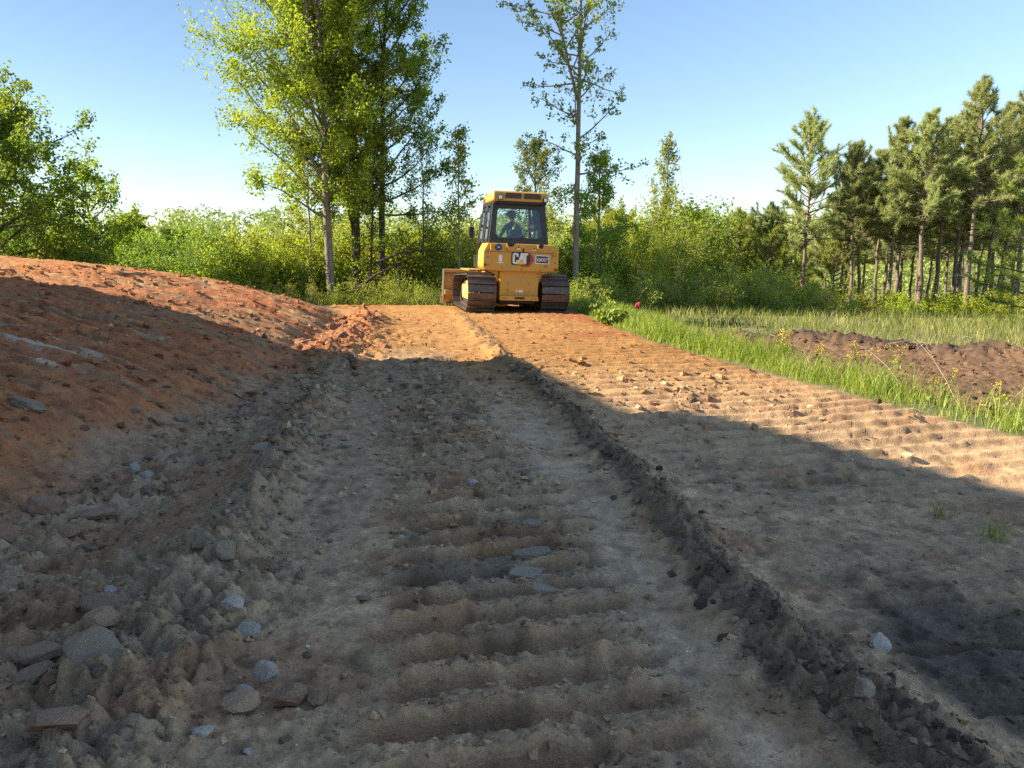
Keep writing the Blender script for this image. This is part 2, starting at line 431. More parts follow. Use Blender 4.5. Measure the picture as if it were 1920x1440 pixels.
def ground_mat():
    m, nt, out = new_mat('soil')
    L = nt.links
    p = N(nt, 'ShaderNodeBsdfPrincipled'); p.inputs['Specular IOR Level'].default_value = 0.25
    ca = N(nt, 'ShaderNodeAttribute'); ca.attribute_name = 'soil'
    wa = N(nt, 'ShaderNodeAttribute'); wa.attribute_name = 'wet'
    tc = N(nt, 'ShaderNodeTexCoord')
    n1 = N(nt, 'ShaderNodeTexNoise'); n1.inputs['Scale'].default_value = 9; n1.inputs['Detail'].default_value = 10; n1.inputs['Roughness'].default_value = 0.68
    n2 = N(nt, 'ShaderNodeTexNoise'); n2.inputs['Scale'].default_value = 70; n2.inputs['Detail'].default_value = 6; n2.inputs['Roughness'].default_value = 0.7
    vo = N(nt, 'ShaderNodeTexVoronoi'); vo.inputs['Scale'].default_value = 42
    vo2 = N(nt, 'ShaderNodeTexVoronoi'); vo2.inputs['Scale'].default_value = 130
    for n in (n1, n2, vo, vo2): L.new(tc.outputs['Object'], n.inputs['Vector'])
    r1 = ramp(nt, [(0.25, (0.66, 0.66, 0.66)), (0.75, (1.32, 1.32, 1.32))])
    L.new(n1.outputs['Fac'], r1.inputs['Fac'])
    r2 = ramp(nt, [(0.3, (0.72, 0.72, 0.72)), (0.72, (1.25, 1.25, 1.25))])
    L.new(n2.outputs['Fac'], r2.inputs['Fac'])
    m1 = N(nt, 'ShaderNodeMix', data_type='RGBA', blend_type='MULTIPLY'); m1.inputs['Factor'].default_value = 1
    L.new(ca.outputs['Color'], m1.inputs['A']); L.new(r1.outputs['Color'], m1.inputs['B'])
    m2 = N(nt, 'ShaderNodeMix', data_type='RGBA', blend_type='MULTIPLY'); m2.inputs['Factor'].default_value = 1
    L.new(m1.outputs['Result'], m2.inputs['A']); L.new(r2.outputs['Color'], m2.inputs['B'])
    # scattered pale grit
    vr = ramp(nt, [(0.06, (0.5, 0.5, 0.5)), (0.10, (0, 0, 0))])
    L.new(vo.outputs['Distance'], vr.inputs['Fac'])
    m3 = N(nt, 'ShaderNodeMix', data_type='RGBA', blend_type='MIX')
    L.new(vr.outputs['Color'], m3.inputs['Factor']); L.new(m2.outputs['Result'], m3.inputs['A'])
    g3 = N(nt, 'ShaderNodeMix', data_type='RGBA', blend_type='MULTIPLY'); g3.inputs['Factor'].default_value = 1; g3.inputs['B'].default_value = (1.5, 1.5, 1.5, 1)
    L.new(m2.outputs['Result'], g3.inputs['A']); L.new(g3.outputs['Result'], m3.inputs['B'])
    L.new(m3.outputs['Result'], p.inputs['Base Color'])
    rr = N(nt, 'ShaderNodeMapRange'); rr.inputs['To Min'].default_value = 0.96; rr.inputs['To Max'].default_value = 0.78
    L.new(wa.outputs['Fac'], rr.inputs['Value']); L.new(rr.outputs['Result'], p.inputs['Roughness'])
    h1 = N(nt, 'ShaderNodeMath', operation='MULTIPLY'); h1.inputs[1].default_value = 0.9
    L.new(n2.outputs['Fac'], h1.inputs[0])
    h2 = N(nt, 'ShaderNodeMath', operation='MULTIPLY'); h2.inputs[1].default_value = -0.25
    L.new(vo2.outputs['Distance'], h2.inputs[0])
    h3 = N(nt, 'ShaderNodeMath', operation='ADD'); L.new(h1.outputs[0], h3.inputs[0]); L.new(h2.outputs[0], h3.inputs[1])
    h4 = N(nt, 'ShaderNodeMath', operation='MULTIPLY_ADD'); h4.inputs[1].default_value = 1.6
    L.new(n1.outputs['Fac'], h4.inputs[0]); L.new(h3.outputs[0], h4.inputs[2])
    b = N(nt, 'ShaderNodeBump'); b.inputs['Strength'].default_value = 0.8; b.inputs['Distance'].default_value = 0.014
    L.new(h4.outputs[0], b.inputs['Height']); L.new(b.outputs['Normal'], p.inputs['Normal'])
    L.new(p.outputs['BSDF'], out.inputs['Surface'])
    return m

def rock_mat(name, col, col2, scale=14, dust=None):
    dust = dust or ((0.40, 0.27, 0.16) if name.startswith('rock') else col)
    m, nt, out = new_mat(name)
    p = N(nt, 'ShaderNodeBsdfPrincipled'); p.inputs['Roughness'].default_value = 0.9; p.inputs['Specular IOR Level'].default_value = 0.25
    tc = N(nt, 'ShaderNodeTexCoord'); oi = N(nt, 'ShaderNodeObjectInfo')
    nz = N(nt, 'ShaderNodeTexNoise'); nz.inputs['Scale'].default_value = scale; nz.inputs['Detail'].default_value = 9; nz.inputs['Roughness'].default_value = 0.7
    nf = N(nt, 'ShaderNodeTexNoise'); nf.inputs['Scale'].default_value = scale * 9; nf.inputs['Detail'].default_value = 4
    for n in (nz, nf): nt.links.new(tc.outputs['Object'], n.inputs['Vector'])
    rp = ramp(nt, [(0.3, col2), (0.62, col)])
    nt.links.new(nz.outputs['Fac'], rp.inputs['Fac'])
    hs = N(nt, 'ShaderNodeHueSaturation'); mr = N(nt, 'ShaderNodeMapRange'); mr.inputs['To Min'].default_value = 0.7; mr.inputs['To Max'].default_value = 1.25
    nt.links.new(oi.outputs['Random'], mr.inputs['Value']); nt.links.new(mr.outputs['Result'], hs.inputs['Value']); nt.links.new(rp.outputs['Color'], hs.inputs['Color'])
    ge = N(nt, 'ShaderNodeNewGeometry'); sx = N(nt, 'ShaderNodeSeparateXYZ'); nt.links.new(ge.outputs['Normal'], sx.inputs[0])
    ds = N(nt, 'ShaderNodeMath', operation='MULTIPLY_ADD'); ds.inputs[1].default_value = 0.55; ds.inputs[2].default_value = 0.0
    nt.links.new(sx.outputs['Z'], ds.inputs[0])
    dn = N(nt, 'ShaderNodeMath', operation='MULTIPLY'); dn.use_clamp = True; nt.links.new(ds.outputs[0], dn.inputs[0])
    dr = ramp(nt, [(0.35, (0.2, 0.2, 0.2)), (0.65, (1.5, 1.5, 1.5))]); nt.links.new(nf.outputs['Fac'], dr.inputs['Fac']); nt.links.new(dr.outputs['Color'], dn.inputs[1])
    dm = N(nt, 'ShaderNodeMix', data_type='RGBA'); dm.inputs['B'].default_value = (*dust, 1)
    nt.links.new(dn.outputs[0], dm.inputs['Factor']); nt.links.new(hs.outputs['Color'], dm.inputs['A'])
    nt.links.new(dm.outputs['Result'], p.inputs['Base Color'])
    ad = N(nt, 'ShaderNodeMath', operation='ADD'); nt.links.new(nz.outputs['Fac'], ad.inputs[0]); nt.links.new(nf.outputs['Fac'], ad.inputs[1])
    b = N(nt, 'ShaderNodeBump'); b.inputs['Strength'].default_value = 0.9; b.inputs['Distance'].default_value = 0.015
    nt.links.new(ad.outputs[0], b.inputs['Height']); nt.links.new(b.outputs['Normal'], p.inputs['Normal'])
    nt.links.new(p.outputs['BSDF'], out.inputs['Surface'])
    return m

def bark_mat(name, col, col2, scale=5):
    m, nt, out = new_mat(name)
    p = N(nt, 'ShaderNodeBsdfPrincipled'); p.inputs['Roughness'].default_value = 0.95; p.inputs['Specular IOR Level'].default_value = 0.2
    tc = N(nt, 'ShaderNodeTexCoord'); mp = N(nt, 'ShaderNodeMapping'); mp.inputs['Scale'].default_value = (3, 3, 0.7)
    nz = N(nt, 'ShaderNodeTexNoise'); nz.inputs['Scale'].default_value = scale; nz.inputs['Detail'].default_value = 8; nz.inputs['Roughness'].default_value = 0.7
    nt.links.new(tc.outputs['Object'], mp.inputs['Vector']); nt.links.new(mp.outputs['Vector'], nz.inputs['Vector'])
    rp = ramp(nt, [(0.35, col2), (0.65, col)])
    nt.links.new(nz.outputs['Fac'], rp.inputs['Fac']); nt.links.new(rp.outputs['Color'], p.inputs['Base Color'])
    b = N(nt, 'ShaderNodeBump'); b.inputs['Strength'].default_value = 0.8; b.inputs['Distance'].default_value = 0.03
    nt.links.new(nz.outputs['Fac'], b.inputs['Height']); nt.links.new(b.outputs['Normal'], p.inputs['Normal'])
    nt.links.new(p.outputs['BSDF'], out.inputs['Surface'])
    return m

M = {}
M['soil'] = ground_mat()
M['yellow'] = paint('machine_yellow', (0.55, 0.285, 0.02), 0.42, 0, (0.38, 0.28, 0.13), 0.75, 3.5)
M['dusty_yellow'] = paint('dusty_yellow', (0.52, 0.31, 0.07), 0.7, 0, (0.44, 0.30, 0.16), 0.8, 4)
M['black'] = paint('black_paint', (0.014, 0.015, 0.016), 0.4, 0, (0.06, 0.055, 0.045), 0.5, 5)
M['rubber'] = paint('dark_trim', (0.012, 0.012, 0.013), 0.65, 0, (0.04, 0.036, 0.03), 0.5, 8)
M['steel'] = paint('track_steel', (0.10, 0.085, 0.075), 0.48, 0.55, (0.20, 0.14, 0.09), 0.7, 7, 0.3)
M['bare_steel'] = paint('polished_steel', (0.42, 0.38, 0.34), 0.35, 0.8, (0.25, 0.17, 0.11), 0.6, 9)
M['grille'] = paint('brown_grille', (0.075, 0.045, 0.014), 0.6, 0, (0.12, 0.08, 0.04), 0.5, 9)
M['lamp'] = paint('lamp_lens', (0.75, 0.75, 0.72), 0.12, 0, (0.6, 0.58, 0.5), 0.3, 9)
M['blue'] = paint('blue_lens', (0.012, 0.035, 0.22), 0.15, 0, (0.02, 0.05, 0.2), 0.3, 9)
M['red'] = paint('red_reflector', (0.20, 0.012, 0.008), 0.3, 0, (0.14, 0.02, 0.01), 0.3, 9)
M['logo_red'] = paint('logo_red', (0.36, 0.03, 0.015), 0.45, 0, (0.3, 0.04, 0.02), 0.3, 9)
M['logo_black'] = paint('logo_black', (0.018, 0.017, 0.017), 0.4, 0, (0.04, 0.035, 0.03), 0.3, 9)
M['white'] = paint('white_print', (0.72, 0.72, 0.70), 0.5, 0, (0.6, 0.57, 0.5), 0.4, 9)
M['logo_yellow'] = paint('logo_yellow', (0.75, 0.50, 0.05), 0.45, 0, (0.6, 0.4, 0.05), 0.3, 9)
M['orange'] = paint('orange_sticker', (0.45, 0.14, 0.02), 0.5)
M['seat'] = paint('seat_fabric', (0.025, 0.03, 0.045), 0.9, 0, (0.05, 0.05, 0.06), 0.5, 20)
M['jacket'] = paint('jacket', (0.035, 0.05, 0.085), 0.9, 0, (0.07, 0.08, 0.10), 0.6, 8)
M['jeans'] = paint('jeans', (0.05, 0.07, 0.12), 0.9)
M['skin'] = paint('skin', (0.42, 0.24, 0.16), 0.55, 0, (0.38, 0.19, 0.13), 0.4, 12)
M['hat'] = paint('hat_felt', (0.11, 0.10, 0.085), 0.9, 0, (0.16, 0.14, 0.12), 0.6, 12)
M['hair'] = paint('hair', (0.05, 0.035, 0.025), 0.8)
M['lime'] = paint('reflective_lime', (0.62, 0.72, 0.10), 0.5, 0, (0.6, 0.65, 0.3), 0.4, 14)
M['flag'] = paint('flag_pink', (0.80, 0.05, 0.08), 0.6, 0, (0.7, 0.06, 0.08), 0.3, 14)
M['flower'] = paint('flower_yellow', (0.72, 0.52, 0.01), 0.6, 0, (0.6, 0.45, 0.02), 0.5, 30)
def glass_mat():
    m, nt, out = new_mat('window_glass')
    tr = N(nt, 'ShaderNodeBsdfTransparent'); tr.inputs['Color'].default_value = (0.86, 0.92, 0.93, 1)
    gl = N(nt, 'ShaderNodeBsdfGlossy'); gl.inputs['Roughness'].default_value = 0.03; gl.inputs['Color'].default_value = (1, 1, 1, 1)
    fr = N(nt, 'ShaderNodeFresnel'); fr.inputs['IOR'].default_value = 1.5
    mx = N(nt, 'ShaderNodeMixShader')
    nt.links.new(fr.outputs['Fac'], mx.inputs[0]); nt.links.new(tr.outputs['BSDF'], mx.inputs[1]); nt.links.new(gl.outputs['BSDF'], mx.inputs[2])
    nt.links.new(mx.outputs['Shader'], out.inputs['Surface'])
    return m
M['glass'] = glass_mat()
M['leaf_spring'] = leaf_mat('leaf_spring', (0.165, 0.242, 0.022), (0.286, 0.363, 0.033), (0.407, 0.440, 0.055))
M['leaf_deep'] = leaf_mat('leaf_deep', (0.092, 0.178, 0.021), (0.172, 0.282, 0.034), (0.276, 0.368, 0.052))
M['leaf_mid'] = leaf_mat('leaf_mid', (0.138, 0.218, 0.023), (0.241, 0.333, 0.040), (0.356, 0.425, 0.057))
M['leaf_pale'] = leaf_mat('leaf_pale', (0.13, 0.18, 0.06), (0.20, 0.26, 0.08), (0.27, 0.32, 0.11))
M['leaf_gum'] = leaf_mat('leaf_gum', (0.12, 0.20, 0.025), (0.21, 0.30, 0.045), (0.33, 0.34, 0.08))
M['needle'] = leaf_mat('needle', (0.204, 0.240, 0.108), (0.324, 0.360, 0.156), (0.456, 0.480, 0.228), 0.45)
M['needle_light'] = leaf_mat('needle_light', (0.176, 0.220, 0.044), (0.286, 0.341, 0.077), (0.396, 0.418, 0.121), 0.45)
M['far_leaf'] = leaf_mat('far_leaf', (0.161, 0.218, 0.046), (0.253, 0.333, 0.069), (0.368, 0.414, 0.115), 0.3)
M['grass'] = leaf_mat('grass_blade', (0.13, 0.20, 0.02), (0.24, 0.31, 0.04), (0.40, 0.40, 0.12), 0.4)
M['meadow'] = leaf_mat('meadow_blade', (0.15, 0.19, 0.03), (0.27, 0.29, 0.07), (0.42, 0.36, 0.18), 0.35)
M['dry'] = leaf_mat('dry_stalk', (0.18, 0.13, 0.07), (0.30, 0.23, 0.13), (0.45, 0.37, 0.24), 0.2)
M['bark_grey'] = bark_mat('bark_grey', (0.32, 0.275, 0.22), (0.14, 0.115, 0.09))
M['bark_dark'] = bark_mat('bark_dark', (0.11, 0.085, 0.065), (0.04, 0.032, 0.025))
M['bark_pine'] = bark_mat('bark_pine', (0.28, 0.215, 0.165), (0.10, 0.075, 0.06), 7)
M['bark_pale'] = bark_mat('bark_pale', (0.30, 0.26, 0.21), (0.15, 0.12, 0.095))
M['twig'] = bark_mat('twig', (0.36, 0.30, 0.24), (0.22, 0.175, 0.135))
M['rock_grey'] = rock_mat('rock_grey', (0.37, 0.315, 0.245), (0.22, 0.185, 0.145))
M['rock_green'] = rock_mat('rock_green', (0.29, 0.245, 0.175), (0.18, 0.15, 0.11))
M['rock_tan'] = rock_mat('rock_tan', (0.38, 0.26, 0.16), (0.25, 0.17, 0.11))
M['rock_brown'] = rock_mat('rock_brown', (0.34, 0.215, 0.135), (0.21, 0.135, 0.09))
M['rock_red'] = rock_mat('rock_red', (0.31, 0.17, 0.105), (0.21, 0.12, 0.08))
M['rock_white'] = rock_mat('rock_white', (0.55, 0.50, 0.44), (0.34, 0.30, 0.26))
M['clod_grey'] = rock_mat('clod_grey', (0.37, 0.285, 0.20), (0.23, 0.18, 0.13), 20)
M['clod_dark'] = rock_mat('clod_dark', (0.22, 0.175, 0.125), (0.14, 0.11, 0.08), 20)
M['clod_brown'] = rock_mat('clod_brown', (0.16, 0.095, 0.06), (0.09, 0.055, 0.037), 20)
M['rock_pale'] = rock_mat('rock_pale', (0.50, 0.44, 0.37), (0.32, 0.28, 0.235), 14, (0.43, 0.34, 0.25))
M['clod_tan'] = rock_mat('clod_tan', (0.36, 0.24, 0.14), (0.22, 0.14, 0.08), 20)
M['clod_red'] = rock_mat('clod_red', (0.36, 0.17, 0.09), (0.22, 0.105, 0.06), 20)
M['clay'] = rock_mat('clay_grey', (0.31, 0.25, 0.18), (0.20, 0.16, 0.115), 8)
M['siding'] = paint('house_siding', (0.45, 0.43, 0.40), 0.8)
M['shingle'] = paint('roof_shingles', (0.10, 0.09, 0.085), 0.9, 0, (0.06, 0.055, 0.05), 0.6, 6)

# ------------------------------------------------------------------ ground: one sheet, finer close by
def soil_colour(x, y, W):
    # soil colours
    C = np.empty((len(x), 3)); 
    n1 = fbm(x * 0.8, y * 0.8, 201, 4); n2 = fbm(x * 2.6, y * 2.6, 211, 4); n3 = fbm(x * 0.35, y * 0.35, 221, 3); n4 = fbm(x * 9, y * 9, 225, 3)
    def mix(col, w):
        w = np.clip(w, 0, 1)[:, None]
        C[:] = C * (1 - w) + np.array(col)[None, :] * w
    C[:] = (0.14, 0.15, 0.055)                                     # turf away from the works
    mix((0.20, 0.18, 0.09), sm(-0.2, 0.4, n3) * 0.7)
    road = W['road']; rd = np.zeros_like(C)
    near = np.array((0.53, 0.385, 0.25)); far = np.array((0.36, 0.205, 0.082))  # near soil painted paler to lift its shade, sunlit far soil painted darker
    t = sm(6, 13, y)[:, None]
    roadcol = near * (1 - t) + far * t
    roadcol = roadcol * (1 + 0.22 * n1 + 0.18 * n2)[:, None]
    C[:] = C * (1 - road[:, None]) + roadcol * road[:, None]
    u = W['u']
    mix((0.36, 0.275, 0.19), road * (1 - sm(0.9, 1.3, x - toe_x(y) - 0.9)) * 0.7 * (1 - sm(10, 14, y)))    # grey loose strip
    mix((0.31, 0.24, 0.17), W['lane'] * road * (0.55 + 0.6 * n1) * sm(4.2, 5.2, y) * (1 - sm(11, 15, y)))
    mix((0.44, 0.30, 0.20), W['lane'] * road * (1 - sm(3.4, 4.2, y)) * 0.6)
    mix((0.22, 0.185, 0.145), W['lane'] * bell(y - 4.0, 0.6) * sm(0.0, 0.4, n2 + 0.25))
    mix((0.58, 0.46, 0.33), W['sl'] * sm(-0.2, 0.35, n2) * 0.75 * (1 - sm(8, 11, y)))                       # pale scraped lane
    mix((0.26, 0.125, 0.065), road * bell(x - 1.02 + 0.35 * (y - 2.2), 0.10 + 0.05 * n2) * (1 - sm(2.5, 2.8, y)) * 0.45)
    mix((0.32, 0.13, 0.06), road * sm(0.1, 0.5, n3 + 0.55 * sm(15, 20, y) * sm(-0.5, 1.5, x) - 0.1) * sm(12, 16, y) * 0.8)
    mix((0.32, 0.12, 0.055), road * bell(x - W['e'] + 0.25, 0.35) * sm(16, 19, y) * 0.8)
    mix((0.36, 0.27, 0.18), W['rl'] * (1 - sm(6.5, 8.5, y)) * sm(-0.25, 0.3, n1) * 0.6)
    wet = np.clip(bell(x - 2.05 - 0.25 * n1, 0.60) * bell(y - 2.7, 0.85) * (0.95 + 0.9 * n1), 0, 1) * sm(0.3, 0.5, W['r'])
    wet = np.maximum(wet, bell(x - 1.9, 0.45) * bell(y - 3.6, 0.35) * np.clip(0.35 + n2, 0, 0.7))
    mix((0.10, 0.082, 0.064), sm(0.2, 0.6, wet) * 0.85)
    mix((0.245, 0.19, 0.132), sm(0.22, 0.55, W['row'] + 0.22 * n2) * (1 - sm(9.5, 12.5, y)))                              # dark windrow
    mix((0.30, 0.195, 0.105), sm(0.25, 0.5, W['row']) * sm(11, 13.5, y) * 0.7)
    mix((0.32, 0.25, 0.18), sm(0.25, 0.6, W['berm']) * 0.75)
    rp = fbm(x * 1.15, y * 1.3, 261, 4)
    mix((0.36, 0.205, 0.12), road * sm(0.12, 0.34, rp + 0.12 * (1 - sm(-1.2, 0.4, x))) * (1 - sm(6.5, 10, y)) * (1 - sm(0.2, 0.5, W['row'])) * 0.6)
    # bank
    bank = sm(-0.10, 0.10, u + 0.45 * n2 + 0.25 * n1 + 0.15 * n4) * W['mfade'] * (1 - sm(16, 22, W['up']))
    bk = np.array((0.36, 0.155, 0.075))[None, :] * (1 + 0.35 * n1 + 0.3 * n2)[:, None]
    C[:] = C * (1 - bank[:, None]) + bk * bank[:, None]
    st = fbm(x * 0.8, y * 4.5, 231, 4)
    mix((0.28, 0.17, 0.10), bank * sm(-0.05, 0.25, st + 0.5 * n3))
    mix((0.38, 0.28, 0.195), bank * (1 - sm(0.15, 0.7, u + 0.5 * n1)) * (1 - sm(9, 11, y)) * 0.75)
    mix((0.40, 0.185, 0.08), bank * sm(3.2, 6.5, W['up'] + 0.25 * (y - 12)) * sm(9, 12, y) * 0.8)
    mix((0.40, 0.28, 0.155), bank * sm(0.1, 0.3, st) * sm(11, 14, y) * 0.7)
    wp = np.zeros_like(x)
    for (px, py, sx, sy) in ((-4.7, 8.0, .6, .2), (-4.75, 9.6, .35, .12), (-4.6, 7.35, .4, .12), (-5.3, 8.4, .4, .14)):
        wp = np.maximum(wp, np.exp(-((x - px) / sx) ** 2 - ((y - py - 0.12 * (x - px)) / sy) ** 2))
    thin = fbm(x * 2.2, (y + 0.16 * x) * 15, 241, 3)
    mix((0.56, 0.50, 0.45), bank * sm(0.3, 0.6, 0.8 * wp + 1.3 * thin + 0.6 * n2 - 0.1) * sm(0.15, 0.5, wp) * 0.6)
    mix((0.32, 0.135, 0.066), W['redrow'] * 0.9 * (1 - bank * 0.5))
    # soil patch beyond the grass
    pt = np.array((0.17, 0.102, 0.056))[None, :] * (1 + 0.4 * n1 + 0.35 * n2)[:, None]
    w = np.clip(W['patch'], 0, 1)[:, None]; C[:] = C * (1 - w) + pt * w
    mix((0.075, 0.050, 0.035), W['spoil'] * sm(-0.3, 0.2, n2 + 0.2) * (1 - sm(9.0, 10.5, x)))
    mix((0.27, 0.165, 0.095), W['spoil'] * sm(9.0, 10.5, x))
    mix((0.10, 0.085, 0.05), sm(26, 30, y) * (1 - sm(60, 90, y)) * 0.6)
    n5 = fbm(x * 5.5, y * 5.5, 251, 3)
    damp = sm(0.12, 0.42, n5 + 0.5 * n1) * np.clip(road + bank, 0, 1) * (1 - sm(9, 14, y))
    C[:] = C * (1 - 0.36 * damp[:, None])
    dusty = sm(0.15, 0.45, fbm(x * 1.7, y * 2.3, 257, 4)) * road * (1 - sm(0.2, 0.5, W['row']))
    C[:] = C * (1 + 0.22 * dusty[:, None])
    warm = np.clip(road + bank, 0, 1)[:, None]
    C[:] = C * (1 - warm + warm * np.array((1.04, 0.94, 0.79))[None, :])
    C[:] = np.clip(C * (1 + 0.16 * n4)[:, None], 0.012, 0.8)
    return C, np.clip(sm(0.2, 0.6, wet) + 0.25 * sm(0.3, 0.6, W['row']) * (1 - sm(9, 12, y)), 0, 1)

def build_ground():
    ys = [-600.0]
    y = -600.0
    while y < 1.0:
        y += max(0.06, 0.16 * abs(y - 1.2)); ys.append(min(y, 1.0))
        if ys[-1] >= 1.0: break
    y = 1.0
    while y < 27:
        y += 0.0095 if 1.9 < y < 4.6 else max(0.0125, (0.0040 if y < 7 else 0.0032) * y); ys.append(y)
    while y < 900:
        y += 0.006 * y + (y - 27) * 0.06; ys.append(y)
    ys = np.array(ys)
    nc = 245
    s = np.linspace(-1, 1, 2 * nc + 1)
    outer = []
    k = 1.0
    while k < 60:
        k *= 1.0 + 0.02 + 0.25 * (1 - 1 / k); outer.append(k)
    outer = np.array(outer)
    cols = np.concatenate([-outer[::-1], s, outer])
    half = 1.35 + 0.79 * np.clip(ys, 1.0, 60) + 0.2 * np.maximum(ys - 60, 0)
    X = cols[None, :] * half[:, None] + 0.0
    Y = np.repeat(ys[:, None], len(cols), 1)
    x = X.ravel(); y = Y.ravel()
    z, W = land(x, y, True)
    nr, ncol = X.shape
    i = (np.arange(nr - 1)[:, None] * ncol + np.arange(ncol - 1)[None, :])
    F = np.stack([i, i + 1, i + ncol + 1, i + ncol], -1).reshape(-1, 4)
    me = mesh_np('ground', np.stack([x, y, z], 1), F, True)
    C, wet = soil_colour(x, y, W)
    attr_col(me, 'soil', C)
    attr(me, 'wet', wet, 'POINT')
    o = link('ground', me, M['soil'])
    tag(o, kind='structure')
    return o
ground = build_ground()

# ------------------------------------------------------------------ the workshop beside the bank, out of view: it throws the long shade
def build_workshop():
    te = math.tan(R(SUN_ELEV)); L0 = -12.0
    lx, ly = math.sin(R(SUN_HEAD)), math.cos(R(SUN_HEAD)); px, py = ly, -lx
    root = thing('workshop_building', 'grey metal workshop with a lower lean-to standing beside the site', 'building')
    def pt(p, l, z): return (p * px + l * lx, p * py + l * ly, z)
    def prof(x, y): return (x * px + y * py, (x * lx + y * ly - L0) * te)      # place across the light, height that reaches there
    def block(pr, depth):
        pr = [prof(*q) for q in pr]
        n = len(pr)
        wl = MB()
        base = [(pr[0][0], -.6)] + [(p, z - .14) for p, z in pr] + [(pr[-1][0], -.6)]
        m = len(base)
        wl.add([pt(p, L0 - .25, z) for p, z in base] + [pt(p, L0 - depth, z) for p, z in base],
               [tuple(range(m)), tuple(range(2 * m - 1, m - 1, -1))] + [(i, i + m, (i + 1) % m + m, (i + 1) % m) for i in range(m)])
        wl.build('wall', M['siding'], root)
        for (p0, z0), (p1, z1) in zip(pr[:-1], pr[1:]):
            MB().hexa([pt(p0, L0 - depth - .3, z0 - .12), pt(p1, L0 - depth - .3, z1 - .12), pt(p1, L0, z1 - .12), pt(p0, L0, z0 - .12),
                       pt(p0, L0 - depth - .3, z0), pt(p1, L0 - depth - .3, z1), pt(p1, L0, z1), pt(p0, L0, z0)]).build('roof', M['shingle'], root)
    block([(0.2, 11.75), (1.3, 7.5)], 7.0)
    block([(2.05, 7.75), (3.5, 5.2), (5.2, 1.5), (3.2, -3.5)], 9.0)
    # power pole whose thin shade crosses the top of the bank
    x, y = -16.5, 16.3
    pole = thing('utility_pole', 'wooden utility pole with a crossarm beside the workshop', 'pole', (x, y, ground_z(x, y)))
    MB().tube([(0, 0, -.5), (0, 0, 4.9)], [.15, .11], 10).build('pole', M['bark_pale'], pole)
    MB().box(-.06, .06, -.9, .9, 4.5, 4.62).build('crossarm', M['bark_pale'], pole)
build_workshop()

# ------------------------------------------------------------------ bulldozer
DZ = (0.20, 21.35); DYAW = 11.5
dz_z = ground_z(DZ[0], DZ[1] + 1.2) - 0.03
dozer = thing('bulldozer', 'yellow tracked bulldozer with enclosed cab seen from behind on the crest', 'bulldozer',
              (DZ[0], DZ[1], dz_z), (R(0.6), R(1.9), R(DYAW)))

def ball(name, mat, parent, c, r, sc=(1, 1, 1), n=12):
    mb = MB()
    prof = [(max(0.001, r * math.sin(math.pi * i / 8)), -r * math.cos(math.pi * i / 8)) for i in range(9)]
    mb.lathe(prof, n)
    mb.v = [(c[0] + x * sc[0], c[1] + y * sc[1], c[2] + z * sc[2]) for x, y, z in mb.v]
    return mb.build(name, mat, parent, smooth=True)

# tracks
def shoe_mesh():
    mb = MB(); w = 0.395
    mb.box(-w, w, -0.094, 0.094, -0.012, 0.012)
    mb.prism([(-0.098, -0.012), (-0.066, -0.012), (-0.074, 0.062), (-0.090, 0.062)], -w, w, 'x')
    mb.prism([(0.078, -0.012), (0.100, -0.012), (0.098, 0.022), (0.084, 0.022)], -w, w, 'x')
    for bx in (-0.15, -0.09, 0.09, 0.15):
        mb.lathe([(0.014, 0.0), (0.014, 0.022), (0.009, 0.026)], 6, (bx, 0.02, 0.0))
    me = mb.mesh('track_shoe'); me.materials.append(M['steel']); return me
SHOE = shoe_mesh()
RC, RR = (0.57, 0.585), 0.50       # sprocket centre (y, z) and radius
FC, FR = (3.02, 0.53), 0.445       # idler
def track_path(n):
    dy = FC[0] - RC[0]; dzz = FC[1] - RC[1]; D = math.hypot(dy, dzz)
    base = math.atan2(dzz, dy); off = math.asin((RR - FR) / D)
    # normals of the two common tangents
    top = base + math.pi / 2 - off; bot = base - math.pi / 2 + off
    pts = []
    def arc(c, r, a0, a1, m): return [(c[0] + r * math.cos(a0 + (a1 - a0) * i / m), c[1] + r * math.sin(a0 + (a1 - a0) * i / m)) for i in range(m + 1)]
    loop = arc(RC, RR, top, bot + 2 * math.pi, 40) + arc(FC, FR, bot, top, 40)
    P = np.array(loop + [loop[0]]); seg = np.linalg.norm(np.diff(P, axis=0), axis=1); s = np.concatenate([[0], np.cumsum(seg)])
    out = []
    for i in range(n):
        t = (i + 0.35) / n * s[-1]
        y = np.interp(t, s, P[:, 0]); z = np.interp(t, s, P[:, 1])
        y2 = np.interp((t + 0.02) % s[-1], s, P[:, 0]); z2 = np.interp((t + 0.02) % s[-1], s, P[:, 1])
        out.append((y, z, math.atan2(z2 - z, y2 - y)))
    return out
PATH = track_path(38)
